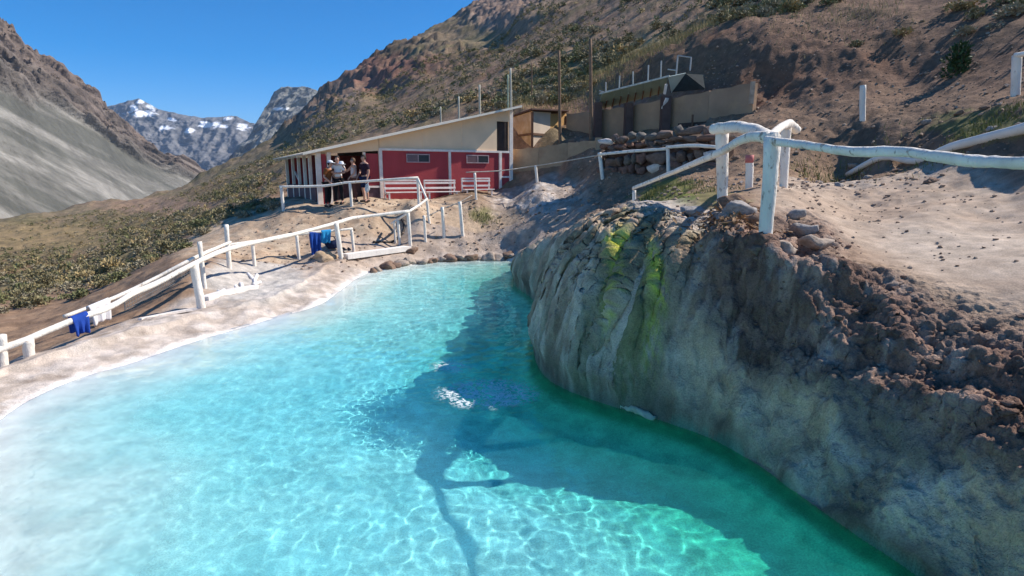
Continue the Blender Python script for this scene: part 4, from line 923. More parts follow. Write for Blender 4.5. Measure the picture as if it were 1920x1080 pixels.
dW = (w1 - w0); LW = math.hypot(dW[0], dW[1]); dW = np.array([dW[0] / LW, dW[1] / LW, 0]); nW = np.array([dW[1], -dW[0], 0])
mb = MB(); a = w0 - nW * .15; b = w1 - nW * .15
quad_prism(mb, (a[0], a[1], 1.0) - O, (b[0], b[1], 1.0) - O, np.array([b[0], b[1], zt1 - .15]) - O, np.array([a[0], a[1], zt0 - .15]) - O, -nW * .5); mb.build('core', mat('wall_core', (.10, .06, .045), .95), sw)
row = 0; z_ = -.25
while True:
    hgt = rr.uniform(.2, .42); t = -rr.uniform(0, .3); done = True
    while t < LW:
        wdt = rr.choice((rr.uniform(.18, .4), rr.uniform(.4, .95))); ztop = lerp(zt0, zt1, t / LW) - O[2]
        base_ = lerp(0, w1[2] - w0[2], t / LW)
        if z_ + base_ < ztop - .05:
            done = False
            o = bpy.data.objects.new('stone', SMESH[rr.choice(range(10)) if rr.random() > .07 else rr.choice((10, 11))]); link(o, sw)
            p = dW * (t + wdt / 2) + nW * rr.uniform(-.12, .02); o.location = (p[0], p[1], z_ + base_ + hgt / 2 + rr.uniform(-.07, .07))
            o.scale = (wdt * .60, .24, hgt * rr.uniform(.5, .7)); o.rotation_euler = (rr.uniform(-.2, .2), rr.uniform(-.15, .15), math.atan2(dW[1], dW[0]) + rr.uniform(-.15, .15))
        t += wdt
    z_ += hgt; row += 1
    if done or row > 12: break

# ------------------------------------------------------------------ loose rocks
RK = [mat('sinter_rock', (.36, .29, .235), .95, .3, 4, .6, 14), mat('brown_rock', (.22, .145, .105), .95, .3, 4, .7, 14), mat('grey_rock', (.34, .31, .29), .95, .25, 4, .7, 14), mat('tan_rock', (.50, .36, .23), .95, .2, 4, .5, 14)]
RM = {}
def rock(px_, py_, Dd, size, mi, label, group=None, seed=None, flat=.65, sink=.25, name='rock'):
    seed = seed if seed is not None else random.randrange(9)
    key = (seed, mi)
    if key not in RM:
        RM[key] = rock_mesh('rock', seed * 7 + 1, 3, .3); RM[key].materials.append(RK[mi])
    o = bpy.data.objects.new(name, RM[key]); link(o); p = P(px_, py_, Dd); h0 = hz(p[0], p[1])
    o.location = (p[0], p[1], h0 + size * flat * (1 - 2 * sink) * .5); o.scale = (size * random.uniform(.9, 1.3), size * random.uniform(.8, 1.1), size * flat); o.rotation_euler = (random.uniform(-.3, .3), random.uniform(-.3, .3), random.uniform(0, 6))
    return tag(o, label, 'rock', group)
for k in range(22):
    f = k / 21; px_ = lerp(702, 962, f) + random.uniform(-6, 6); q = W(px_, np.interp(px_, [690, 760, 850, 950, 970], [509, 494, 486, 484, 486]), .05)
    ordw = 'first second third fourth fifth sixth seventh eighth ninth tenth eleventh twelfth thirteenth fourteenth fifteenth sixteenth seventeenth eighteenth nineteenth twentieth twenty-first twenty-second'.split()
    rock(px_, proj(q[0], q[1], .05)[1], q[1], random.uniform(.16, .34), random.choice((0, 0, 1)), ordw[k] + ' rock from the left lining the far edge of the pool', 'rocks along the far edge of the pool')
rock(612, 484, 18.0, .38, 3, 'tan boulder under the hanging towels by the leaning post', None, 3)
rock(772, 464, 20.2, .26, 1, 'brown boulder at the foot of the far fence post', None, 5)
for a in ((1368, 372, 8.9, .22, 1, 'dark round rock between the thick fence posts, topmost of the pile'), (1385, 385, 8.3, .26, 2, 'grey rock on the pile between the thick fence posts'), (1408, 392, 7.9, .18, 1, 'small brown rock left of the nearest fence post'),
          (1490, 385, 8.6, .17, 2, 'pale flat rock right of the nearest fence post'), (1510, 402, 8.0, .20, 2, 'flat grey rock on the dusty path edge'), (1465, 445, 6.9, .25, 0, 'dusty rock at the foot of the nearest fence post'), (1530, 440, 7.3, .22, 0, 'half buried rock on the bank right of the nearest post'),
          (1305, 405, 8.7, .2, 2, 'pale rock at the cliff top left of the dry leaves'), (1420, 458, 6.8, .12, 1, 'small brown rock under the dry leaves'), (1875, 690, 4.4, .06, 3, 'flat tan stone on the brown dirt at the right edge')):
    rock(*a[:5], a[5])
for k in range(26):
    px_ = random.uniform(1480, 1900); py_ = random.uniform(345, 480); Dd = np.interp(py_, [340, 400, 500], [10.5, 8.6, 5.8])
    rock(px_, py_, Dd, random.uniform(.012, .034), random.choice((1, 0, 1)), 'small loose stone lying on the dusty path', 'loose stones on the dusty path', name='stone')
for k in range(30):
    px_ = random.uniform(1380, 1880); py_ = random.uniform(205, 320); Dd = np.interp(py_, [200, 260, 330], [17.5, 16, 12]) * np.interp(px_, [1380, 1900], [1.12, .84])
    rock(px_, py_, Dd, random.uniform(.06, .16), random.choice((1, 0, 1, 2)), 'loose rock on the embankment below the upper road', 'loose rocks on the embankment', name='rock')
# white mineral ledge at the waterline
q = [W(1142, 752, .03), W(1165, 762, .03), W(1190, 772, .03), W(1224, 785, .03)]
o = MB().tube([np.array(p) + (.03, .03, -.01) for p in q], [.015, .04, .045, .03, .015][:4], 9, .55, 6, 9).build('mineral_ledge', mat('mineral', (.58, .52, .36), .8, .2, 8, .6, 30), None, True); tag(o, 'white mineral ledge at the waterline under the dripstone', 'ledge')
# ------------------------------------------------------------------ towels, bags, painted marks
def cloth(name, m, px_, py_, Dd, dirv, width, drop_f, drop_b, rr_, label, cat, seed=0, lean=0.0):
    """a cloth folded over a rail: front drop, over the top, back drop"""
    rnd = random.Random(seed); c = P(px_, py_, Dd); dirv = np.array(dirv, float); dirv /= np.linalg.norm(dirv); side = np.array([dirv[1], -dirv[0], 0.0]); side /= np.linalg.norm(side)
    nu, prof = 15, []
    nf = 9
    for i in range(nf + 1): prof.append((rr_ + .012, -drop_f * (1 - i / nf)))
    for k in range(1, 6):
        a = math.pi * k / 6; prof.append((math.cos(a) * (rr_ + .012), math.sin(a) * (rr_ + .012)))
    for i in range(nf + 1): prof.append((-(rr_ + .012), -drop_b * i / nf))
    v = []; ph = rnd.uniform(0, 6)
    for j, (o_, z_) in enumerate(prof):
        depth = max(0, -z_); pinch = 1 - .22 * min(1, depth / max(drop_f, .01)) * .6
        for i in range(nu):
            f = i / (nu - 1) - .5
            fold = .035 * math.sin(f * 15 + ph) * min(1, depth * 4) + .015 * math.sin(f * 31 + ph * 2) * min(1, depth * 4)
            v.append(dirv * (f * width * pinch + lean * depth) + side * (o_ + fold * (1 if o_ > 0 else -1)) + np.array([0, 0, z_ + .02 * math.sin(f * 9 + ph) * (depth > drop_f * .8)]))
    f_ = []
    for j in range(len(prof) - 1):
        for i in range(nu - 1): a = j * nu + i; f_.append((a, a + 1, a + nu + 1, a + nu))
    r0 = MB().add(v, f_).build(name, m, None, True); r0.location = tuple(c)
    so = r0.modifiers.new('thickness', 'SOLIDIFY'); so.thickness = .012
    return tag(r0, label, cat)
def clothm(n, c): return mat(n, c, .95, .12, 6, .3, 60, spec=.1)
dR = P(610, 434, 18.7) - P(556, 440, 18.2)
cloth('towel', clothm('royal_blue', (.022, .075, .34)), 590, 437, 18.55, dR, .34, .72, .45, .045, 'dark blue towel hanging over the far fence rail', 'towel', 1)
cloth('towel', clothm('sky_blue', (.035, .30, .60)), 611, 434, 18.72, dR, .30, .36, .3, .045, 'light blue towel hanging over the far fence rail', 'towel', 2, lean=-.15)
dL_ = P(205, 576, 10.2) - P(130, 603, 9.6)
cloth('towel', clothm('deep_blue', (.022, .065, .33)), 147, 597, 9.75, dL_, .26, .26, .22, .07, 'small blue towel hanging over the near left rail', 'towel', 3)
dO = P(240, 547, 12.3) - P(190, 568, 11.7)
cloth('shirt', clothm('white_cotton', (.78, .76, .76)), 184, 571, 11.6, dO, .46, .36, .3, .045, 'white clothes draped over the outer rail at far left', 'cloth', 4)
# dark bag and shoes on the kerb
p = P(624, 473, 18.9); h_ = hz(p[0], p[1])
bag = empty('bag', (p[0], p[1], h_)); tag(bag, 'dark navy bag sitting on the ground behind the leaning post', 'bag')
me_ = rock_mesh('bag_body', 77, 3, .10, (1, .6, .62)); me_.materials.append(clothm('navy_cloth', (.018, .028, .07))); o = bpy.data.objects.new('bag_body', me_); link(o, bag); o.scale = (.28, .28, .28); o.location = (0, 0, .15)
MB().tube([(-.12, 0, .30), (-.08, -.02, .42), (.06, -.02, .43), (.12, 0, .30)], .016, 6, 0, 4).build('handle', clothm('navy_strap', (.03, .04, .08)), bag, True)
for k, (px_, py_, lab) in enumerate(((646, 472, 'left dark shoe on the white kerb beside the post'), (655, 470, 'right dark shoe on the white kerb beside the post'))):
    p = P(px_, py_, 18.7 + .1 * k); sh = empty('shoe', (p[0], p[1], hz(p[0], p[1]) + .10), .5); tag(sh, lab, 'shoe')
    mb = MB(); mb.tube([(0, -.13, .04), (0, -.06, .045), (0, .04, .06), (0, .12, .075)], [.035, .045, .042, .038], 10, .02, 3); mb.build('upper', clothm('shoe_black', (.03, .03, .04)), sh, True)
    MB().box(-.045, .045, -.16, .15, -.0, .022).build('sole', WHITE, sh, False, .008)
# white painted strokes on the pale slab
MARK = mat('mark_paint', (.84, .80, .77), .8, .06, 6, .2, 30)
for strokes, lab in (([[(465, 514), (474, 524), (478, 533)], [(482, 516), (478, 526), (479, 535)], [(474, 534), (488, 530)]], 'Y shaped white paint mark on the pale slab'),
                     ([[(440, 534), (443, 540), (449, 543), (454, 541), (452, 532)]], 'U shaped white paint mark on the pale slab'),
                     ([[(409, 547), (415, 548), (420, 545), (419, 550)]], 'small smeared white paint mark on the pale slab')):
    mb = MB()
    for st_ in strokes:
        pts = []
        for (a, b) in st_:
            q = W(a, b, .25)
            for _ in range(12): q = W(a, b, hz(q[0], q[1]))
            pts.append(q + np.array([0, 0, .012]))
        mb.tube(pts, .045, 8, .15, 4, 2)
    tag(mb.build('painted_mark', MARK, None, True), lab, 'paint mark')

# ------------------------------------------------------------------ people
SKIN = mat('skin', (.50, .27, .19), .6, .05, 8, 0, spec=.3); HAIRB = mat('dark_hair', (.03, .02, .015), .6, .2, 30, .3, 90); HAIRL = mat('brown_hair', (.12, .065, .035), .6, .2, 30, .3, 90)
def skin_obj(name, V, E_, Rr, m, parent, root=0, sub=2):
    me = bpy.data.meshes.new(name); me.from_pydata([tuple(v) for v in V], E_, []); me.update()
    o = bpy.data.objects.new(name, me); COL.objects.link(o)
    o.modifiers.new('s', 'SKIN'); sv = me.skin_vertices[0].data if me.skin_vertices else None
    if sv is None:
        bm = bmesh.new(); bm.from_mesh(me); bm.verts.layers.skin.verify(); bm.to_mesh(me); bm.free(); sv = me.skin_vertices[0].data
    for i, r_ in enumerate(Rr): sv[i].radius = r_ if hasattr(r_, '__len__') else (r_, r_); sv[i].use_root = (i == root)
    ss = o.modifiers.new('d', 'SUBSURF'); ss.levels = sub; ss.render_levels = sub
    dg = bpy.context.evaluated_depsgraph_get(); dg.update(); ev = o.evaluated_get(dg); nm = bpy.data.meshes.new_from_object(ev)
    bpy.data.objects.remove(o); nm.name = name; nm.materials.clear(); nm.materials.append(m); nm.polygons.foreach_set('use_smooth', [True] * len(nm.polygons))
    return link(bpy.data.objects.new(name, nm), parent)
def person(px_, py_, Dd, rz, label, arms, shirt, legs, hair, cap=None, lean=(0, 0), short=False, legskin=False, height=1.72, sleeveless=False, legspread=.11):
    """arms: {side: (elbow, wrist)} in the person's own frame (x to own left when facing -y, z up)"""
    p = P(px_, py_, Dd); root = empty('person', (p[0], p[1], hz(p[0], p[1])), rz); tag(root, label, 'person', 'people standing by the cabin porch')
    k = height / 1.72; lx_, ly_ = lean
    A = lambda x, y, z: np.array([x + lx_ * max(0, z - .9), y + ly_ * max(0, z - .9), z]) * k
    V, E_, Rr = [], [], []
    def v(pt, r_, prev=None):
        V.append(pt); Rr.append(r_ if hasattr(r_, '__len__') else (r_ * k, r_ * k)); i = len(V) - 1
        if prev is not None: E_.append((prev, i))
        return i
    pel = v(A(0, 0, .93), (.145 * k, .105 * k)); wst = v(A(0, 0, 1.10), (.125 * k, .092 * k), pel); chs = v(A(0, .005, 1.30), (.150 * k, .108 * k), wst); top = v(A(0, .01, 1.42), (.115 * k, .085 * k), chs)
    nk = v(A(0, .0, 1.495), .055, top); jaw = v(A(0, -.022, 1.56), (.064 * k, .072 * k), nk); hd = v(A(0, -.008, 1.635), (.078 * k, .094 * k), jaw); crn = v(A(0, .0, 1.70), (.06 * k, .075 * k), hd)
    v(A(0, -.125, 1.605), .014, hd); v(A(.088, .0, 1.62), .018, hd); v(A(-.088, .0, 1.62), .018, hd)     # nose, ears
    sleeves = []
    for sgn in (1, -1):
        el, wr = [np.array(q) * k for q in arms[sgn]]
        sh = v(A(sgn * .185, .01, 1.405), .062, top); e_ = v(el, .042, sh); f_ = v(el + (wr - el) * .35, .042, e_); w_ = v(wr, .028, f_)
        d = (wr - el); d = d / np.linalg.norm(d); pm = v(wr + d * .06 * k, (.036 * k, .02 * k), w_); sleeves.append((V[sh], el, sgn))
        sidev = np.cross(d, np.array([0, 1, .2])); sidev /= np.linalg.norm(sidev) + 1e-9; bend = np.cross(sidev, d)
        for q, (o_, ln) in enumerate(((-.030, .072), (-.010, .082), (.010, .078), (.030, .062))):
            b0 = V[pm] + sidev * o_ * k + d * .03 * k; i0 = v(b0, .0095, pm); i1 = v(b0 + (d * .6 + bend * .15) * ln * k, .0088, i0); v(b0 + (d * .95 + bend * .45) * ln * k, .0075, i1)
        t0_ = v(V[w_] + (d * .03 - sidev * .032) * k, .011, w_); v(V[w_] + (d * .075 - sidev * .058 + bend * .02) * k, .009, t0_)
    legp = []
    for sgn in (1, -1):
        hp = v(np.array([sgn * .085, 0, .88]) * k, .092, pel); kn = v(np.array([sgn * legspread, -.02, .49]) * k, .056, hp); cf = v(np.array([sgn * legspread, .02, .34]) * k, .056, kn); an = v(np.array([sgn * legspread, .03, .09]) * k, .036, cf); v(np.array([sgn * (legspread + .02), -.13, .035]) * k, .032, an); legp.append((V[hp], V[kn], V[an]))
    skin_obj('body', V, E_, Rr, SKIN, root, 0, 2)
    # shirt
    V2 = [V[pel] + (0, 0, .02), V[wst], V[chs], V[top] + (0, 0, .0)]; R2 = [(.165 * k, .125 * k), (.15 * k, .115 * k), (.17 * k, .127 * k), (.128 * k, .098 * k)]; E2 = [(0, 1), (1, 2), (2, 3)]
    if not sleeveless:
        for s_, el, sgn in sleeves: V2 += [s_, s_ + (el - s_) * .8]; R2 += [(.082 * k, .082 * k), (.068 * k, .068 * k)]; n_ = len(V2); E2 += [(3, n_ - 2), (n_ - 2, n_ - 1)]
    skin_obj('shirt', V2, E2, R2, shirt, root, 0, 2)
    # trousers or shorts
    V3 = [V[pel] + (0, 0, .03)]; R3 = [(.158 * k, .118 * k)]; E3 = []
    for hp, kn, an in legp:
        q = [hp, hp + (kn - hp) * .55, kn + (0, 0, .02)] if short else [hp, kn, an + (0, 0, .04)]
        rr_ = [.105, .10, .088] if short else [.105, .072, .058]; pv = 0
        for a_, r_ in zip(q, rr_): V3.append(a_); R3.append((r_ * k, r_ * k)); E3.append((pv, len(V3) - 1)); pv = len(V3) - 1
    skin_obj('trousers' if not short else 'shorts', V3, E3, R3, legs, root, 0, 2)
    for hp, kn, an in legp: MB().tube([an + (0, .06, -.045), an + (0, -.04, -.04), an + (.0, -.19, -.055)], [.045, .048, .035], 9, .02, 3).build('shoe', clothm('shoe_dark', (.04, .035, .035)), root, True)
    # hair: a cap of hair hugging the skull
    hc = V[hd]; bm = bmesh.new(); bmesh.ops.create_uvsphere(bm, u_segments=18, v_segments=12, radius=1.0)
    bmesh.ops.delete(bm, geom=[q for q in bm.verts if q.co.y < -.35 and q.co.z < .35 or q.co.z < -.75], context='VERTS')
    for q in bm.verts: q.co = Vector((q.co.x * .092, q.co.y * .108 + .004, q.co.z * .112 + .012)) * k
    me = bpy.data.meshes.new('hair'); bm.to_mesh(me); bm.free(); me.materials.append(hair); me.polygons.foreach_set('use_smooth', [True] * len(me.polygons)); o = link(bpy.data.objects.new('hair', me), root); o.location = tuple(hc)
    for sgn in (1, -1):
        bm = bmesh.new(); bmesh.ops.create_icosphere(bm, subdivisions=1, radius=.011 * k); me = bpy.data.meshes.new('eye'); bm.to_mesh(me); bm.free(); me.materials.append(HAIRB); o = link(bpy.data.objects.new('eye', me), root); o.location = tuple(hc + np.array([sgn * .032, -.093, .0]) * k)
    mm_ = MB().tube([hc + np.array([-.028, -.087, -.062]) * k, hc + np.array([0, -.094, -.066]) * k, hc + np.array([.028, -.087, -.062]) * k], .006 * k, 5); mm_.build('mouth', mat('lips', (.33, .12, .10), .6), root, True)
    if cap is not None:
        bm = bmesh.new(); bmesh.ops.create_uvsphere(bm, u_segments=18, v_segments=10, radius=1.0); bmesh.ops.delete(bm, geom=[q for q in bm.verts if q.co.z < -.05], context='VERTS')
        for q in bm.verts: q.co = Vector((q.co.x * .105, q.co.y * .12, q.co.z * .095)) * k
        me = bpy.data.meshes.new('cap'); bm.to_mesh(me); bm.free(); me.materials.append(cap); me.polygons.foreach_set('use_smooth', [True] * len(me.polygons)); o = link(bpy.data.objects.new('cap', me), root); o.location = tuple(hc + np.array([0, 0, .035]) * k)
        br = MB(); br.add([(-.075, -.09, .0), (.075, -.09, .0), (.06, -.19, -.015), (-.06, -.19, -.015), (-.075, -.09, .012), (.075, -.09, .012), (.06, -.19, -.005), (-.06, -.19, -.005)], [(3, 2, 1, 0), (4, 5, 6, 7), (0, 1, 5, 4), (1, 2, 6, 5), (2, 3, 7, 6), (3, 0, 4, 7)]); br.build('cap_brim', cap, o)
    return root
WC = clothm('white_shirt', (.72, .72, .74)); BRN = clothm('rust_shirt', (.20, .075, .028)); NVY = clothm('plum_shirt', (.035, .018, .03)); NVS = clothm('navy_shorts', (.018, .028, .075)); BLKT = clothm('black_trousers', (.02, .019, .022)); PALE = clothm('pale_top', (.60, .50, .48)); RSK = clothm('russet_trousers', (.11, .05, .045))
pA = person(616, 385, 22.75, R(75), 'person in a rust shirt and white cap leaning on the porch railing', {1: ((.20, -.16, 1.16), (.14, -.42, 1.02)), -1: ((-.24, -.02, 1.14), (-.20, -.22, .98))}, BRN, BLKT, HAIRB, WC, lean=(0, -.22))
pB = person(637, 385, 22.9, R(-12), 'tallest person in a white shirt and black trousers by the porch', {1: ((.30, -.04, 1.15), (.10, -.24, 1.12)), -1: ((-.30, -.04, 1.15), (-.10, -.26, 1.16))}, WC, BLKT, HAIRB, height=1.80)
pC = person(666, 386, 22.8, R(-55), 'person in a pale sleeveless top raising a white hat', {1: ((.26, -.06, 1.16), (.22, -.22, 1.0)), -1: ((-.24, -.20, 1.20), (-.20, -.36, 1.42))}, PALE, RSK, HAIRL, sleeveless=True, height=1.62)
pD = person(686, 387, 22.7, R(-40), 'person in a dark plum shirt and navy shorts holding a white bag', {1: ((.25, .02, 1.12), (.24, -.06, .87)), -1: ((-.25, .0, 1.13), (-.20, -.16, .95))}, NVY, NVS, HAIRB, short=True, height=1.74)
# hat in the raised hand, white bag in the other person's hand
def local(root, q): return np.array(Matrix.Translation(root.location) @ Matrix.Rotation(root.rotation_euler.z, 4, 'Z') @ Vector(q))
hp = local(pC, np.array([-.20, -.42, 1.50]) * .94); hat = empty('hat', tuple(hp)); tag(hat, 'white brimmed hat held up by the person in the pale top', 'hat')
MB().tube([(0, 0, 0), (0, 0, .03), (0, 0, .08), (0, 0, .11)], [.10, .10, .09, .055], 16, .02, 2).build('crown', WC, hat, True); MB().tube([(0, 0, -.006), (0, 0, .006)], [.18, .175], 20).build('brim', WC, hat)
bgp = local(pD, np.array([.24, -.08, .80]) * 1.01); wb = empty('carrier_bag', tuple(bgp)); tag(wb, 'bulging white patterned bag hanging from the hand of the rightmost person', 'bag')
me_ = rock_mesh('bag_body', 55, 3, .16, (.8, .6, 1.05)); me_.materials.append(mat('bag_plastic', (.66, .68, .68), .5, .2, 8, .4, 20, col2=(.30, .36, .40), thr=(.5, .58))); o = link(bpy.data.objects.new('bag_body', me_), wb); o.scale = (.17, .16, .21); o.location = (0, 0, -.28)
MB().tube([(-.06, 0, -.10), (-.02, 0, .0), (.02, 0, .0), (.06, 0, -.10)], .012, 6, 0, 4).build('handle', WC, wb, True)

# ------------------------------------------------------------------ shrubs, grass, dry leaves
def leaf_cloud(n, rx_, rz_, size, seed, stems=6, up=.35):
    """many small leaf blades on the ends of short twigs, spread through a low dome"""
    rr_ = np.random.RandomState(seed); V, Fc = [], []
    lob = [(rr_.uniform(-.45, .45) * rx_, rr_.uniform(-.45, .45) * rx_, rr_.uniform(.35, .75) * rz_, rr_.uniform(.35, .6)) for _ in range(6)]
    for i in range(n):
        a = lob[rr_.randint(6)]; d = rr_.randn(3); d /= np.linalg.norm(d); q = rr_.uniform(.65, 1.0)
        c = np.array([a[0] + d[0] * a[3] * rx_ * q, a[1] + d[1] * a[3] * rx_ * q, max(.03, a[2] + d[2] * a[3] * rz_ * q)])
        ax = d * .6 + rr_.randn(3) * .5 + (0, 0, up); ax /= np.linalg.norm(ax); sd_ = np.cross(ax, rr_.randn(3)); sd_ /= np.linalg.norm(sd_) + 1e-9
        s_ = size * rr_.uniform(.6, 1.4); k = len(V); V += [c - sd_ * s_ * .35, c + sd_ * s_ * .35, c + ax * s_ + sd_ * s_ * .2, c + ax * s_ * 1.2 - sd_ * s_ * .15]; Fc.append((k, k + 1, k + 2, k + 3))
    return V, Fc
LEAF = [mat('olive_leaves', (.22, .19, .10), .8, .35, 3, 0), mat('grey_leaves', (.28, .245, .165), .8, .35, 3, 0), mat('green_leaves', (.18, .185, .085), .8, .35, 3, 0), mat('straw_leaves', (.38, .29, .14), .8, .3, 3, 0)]
TWIG = mat('twig', (.12, .085, .06), .9)
SHRUB = []
for i in range(8):
    V_, F_ = leaf_cloud(260, .55, .48, .10, 40 + i); fol = MB().add(V_, F_).mesh('foliage'); fol.materials.append(LEAF[(0, 1, 0, 2, 1, 0, 2, 3)[i]])
    tw = MB(); rr = random.Random(i)
    for k in range(6): a = rr.uniform(0, 6.28); tw.tube([(0, 0, -.12), (math.cos(a) * .15, math.sin(a) * .15, .15), (math.cos(a) * .32, math.sin(a) * .32, .38)], [.022, .015, .007], 5)
    tw = tw.mesh('stem'); tw.materials.append(TWIG); SHRUB.append((fol, tw))
LOW = []
for i in range(6):
    V_, F_ = leaf_cloud(38, .55, .46, .20, 80 + i); LOW.append((np.array(V_).reshape(-1, 4, 3)[:, [0, 1, 2]].reshape(-1, 3), np.arange(38 * 3).reshape(-1, 3)))
N = 42000
ra = np.radians(rng.uniform(-47, 47, N)); rrd = np.sqrt(rng.uniform(12 ** 2, 125 ** 2, N)); sx_, sy_ = rrd * np.sin(ra), rrd * np.cos(ra)
extra = 9000; ra2 = np.radians(rng.uniform(-46, 45, extra)); rr2 = np.sqrt(rng.uniform(12 ** 2, 52 ** 2, extra)); sx_ = np.concatenate([sx_, rr2 * np.sin(ra2)]); sy_ = np.concatenate([sy_, rr2 * np.cos(ra2)])
tz, TI = terrain(sx_, sy_); tz, TD = detail(sx_, sy_, tz, TI); tpx, tpy = proj(sx_, sy_, tz)
cl = fbm(sx_ * .12, sy_ * .12, 3)
dens = np.zeros(len(sx_))
leftz = (tpx < 560) & (tpy > 330) & (TI['d'] > 3.2) & (tpy < np.interp(tpx, [0, 150, 330, 420, 540], [600, 560, 475, 420, 385])) & (TI['r'] > 13)
dens = np.where(leftz, .42 + .3 * cl, dens)
hillz = (TI['r'] > 33) & (tpx > 420) & (tpy < np.interp(tpx, [420, 540, 700, 960, 1060, 1150, 1300, 1480, 1600, 1920], [345, 300, 245, 205, 195, 140, 85, 50, 60, 40]))
dens = np.where(hillz, np.where(tpx < 1150, .20 + .35 * cl, .13 + .28 * cl), dens)
dens = np.where((tpx > 1380) & (tpy < 95) & (TI['r'] > 19) & ~hillz, .04 + .15 * cl, dens)
dens *= 1 - np.clip(TD['cut'] * 1.3, 0, 1) * (tpx > 1060); dens *= 1 - ell(tpx, tpy, 60, 445, 150, 24) * .8; dens *= 1 - ell(tpx, tpy, 300, 385, 130, 14) * .8
# keep clear of the cabin, shed and walls
lx2 = (sx_ - C0[0]) * cR + (sy_ - C0[1]) * sR; ly2 = -(sx_ - C0[0]) * sR + (sy_ - C0[1]) * cR
dens[(lx2 > -1.2) & (lx2 < 9.6) & (ly2 > -3) & (ly2 < 10)] = 0; dens[(tpx > 940) & (tpx < 1480) & (TI['r'] < 33.5)] = 0
keep = rng.rand(len(sx_)) < np.where(TI['r'] < 60, dens, dens * .8)
sx_, sy_, tz, tpx, tpy = sx_[keep], sy_[keep], tz[keep], tpx[keep], tpy[keep]; rr_s = np.hypot(sx_, sy_); lft = leftz[keep]
size = rng.uniform(.28, .72, len(sx_)) * np.where(rng.rand(len(sx_)) < .12, 1.35, 1.0) * np.where(lft, .9, 1.5)
vis = (tpx > -20) & (tpx < 1940) & (tpy > -20)
order = np.argsort(-(size / rr_s) * vis)[:300]; big = np.zeros(len(sx_), bool); big[order] = True
for i in order:
    kq = random.randrange(8); fol, tw = SHRUB[kq]; hue = ('olive', 'grey green', 'olive', 'green', 'grey green', 'olive', 'green', 'straw coloured')[kq]
    ap = size[i] / rr_s[i]; sw_ = 'large' if ap > .026 else 'middling' if ap > .018 else 'small'
    if lft[i]: where, grp = ('at the far left outside the pool fence' if tpx[i] < 170 else 'on the slope beyond the ramp netting' if tpx[i] < 340 else 'on the slope left of the cabin porch'), 'shrubs on the left slope'
    elif tpx[i] < 1150: where, grp = ('on the hillside above the low end of the roof' if tpx[i] < 760 else 'on the hillside behind the pale poles' if tpx[i] < 980 else 'on the hillside above the plywood shed'), 'shrubs on the hillside above the cabin'
    else: where, grp = ('on the slope above the green awning' if tpx[i] < 1330 else 'on top of the reddish earth cut' if tpx[i] < 1600 else 'on the slope near the dark green bush'), 'shrubs on the upper right slope'
    lab = sw_ + ' ' + hue + ' shrub ' + where
    r0 = empty('shrub', (sx_[i], sy_[i], tz[i] - .05), random.uniform(0, 6.28)); sc = float(size[i]); r0.scale = (sc * random.uniform(.9, 1.25), sc * random.uniform(.9, 1.25), sc * random.uniform(.7, 1.1)); tag(r0, lab, 'shrub', grp)
    link(bpy.data.objects.new('foliage', fol), r0); link(bpy.data.objects.new('stem', tw), r0)
ii = np.where(~big & (rr_s < 125))[0]; rng.shuffle(ii); Vs, Fs, Cs = [], [], []; ofs = 0
for i in ii:
    v_, f_ = LOW[random.randrange(6)]; a = random.uniform(0, 6.28); c_, s_ = math.cos(a), math.sin(a); k = size[i]
    q = np.stack([(v_[:, 0] * c_ - v_[:, 1] * s_) * k + sx_[i], (v_[:, 0] * s_ + v_[:, 1] * c_) * k + sy_[i], v_[:, 2] * k * .9 + tz[i] - .04], 1)
    if len(Vs) > 14000: break
    Vs.append(q); Fs.append(f_ + ofs); ofs += len(q); t_ = random.random(); base_ = np.array([(.22, .19, .10), (.27, .235, .16), (.18, .18, .085), (.38, .29, .15)][0 if t_ < .45 else 1 if t_ < .72 else 2 if t_ < .9 else 3]) * random.uniform(.75, 1.25); Cs.append(np.tile(base_, (len(q), 1)))
me = fast_mesh('scrub', np.concatenate(Vs), np.concatenate(Fs), np.concatenate(Cs), None, None, False); me.polygons.foreach_set('use_smooth', np.zeros(len(me.polygons), bool))
me.materials.append(ground_mat('scrub_leaves', (.0, 5, .01), (.0, 20, .01), 2, 9, .1)); o = link(bpy.data.objects.new('scrub', me)); tag(o, 'scattered low scrub covering the dry hillsides', 'scrub', kind='stuff')
# one dense dark green bush on the upper right slope
p = P(1797, 122, 19.6); V_, F_ = leaf_cloud(700, .46, .95, .09, 5); r0 = empty('bush', (p[0], p[1], hz(p[0], p[1]) - .1)); tag(r0, 'dense dark green bush on the reddish slope at upper right', 'bush')
MB().add(V_, F_).build('foliage', mat('dark_leaves', (.04, .075, .028), .7, .3, 4, 0), r0); tw = MB()
for k in range(5): tw.tube([(0, 0, -.1), (.1 * math.cos(k * 1.3), .1 * math.sin(k * 1.3), .5), (.3 * math.cos(k * 1.3), .3 * math.sin(k * 1.3), 1.0)], [.04, .025, .01], 6)
tw.build('stem', TWIG, r0)
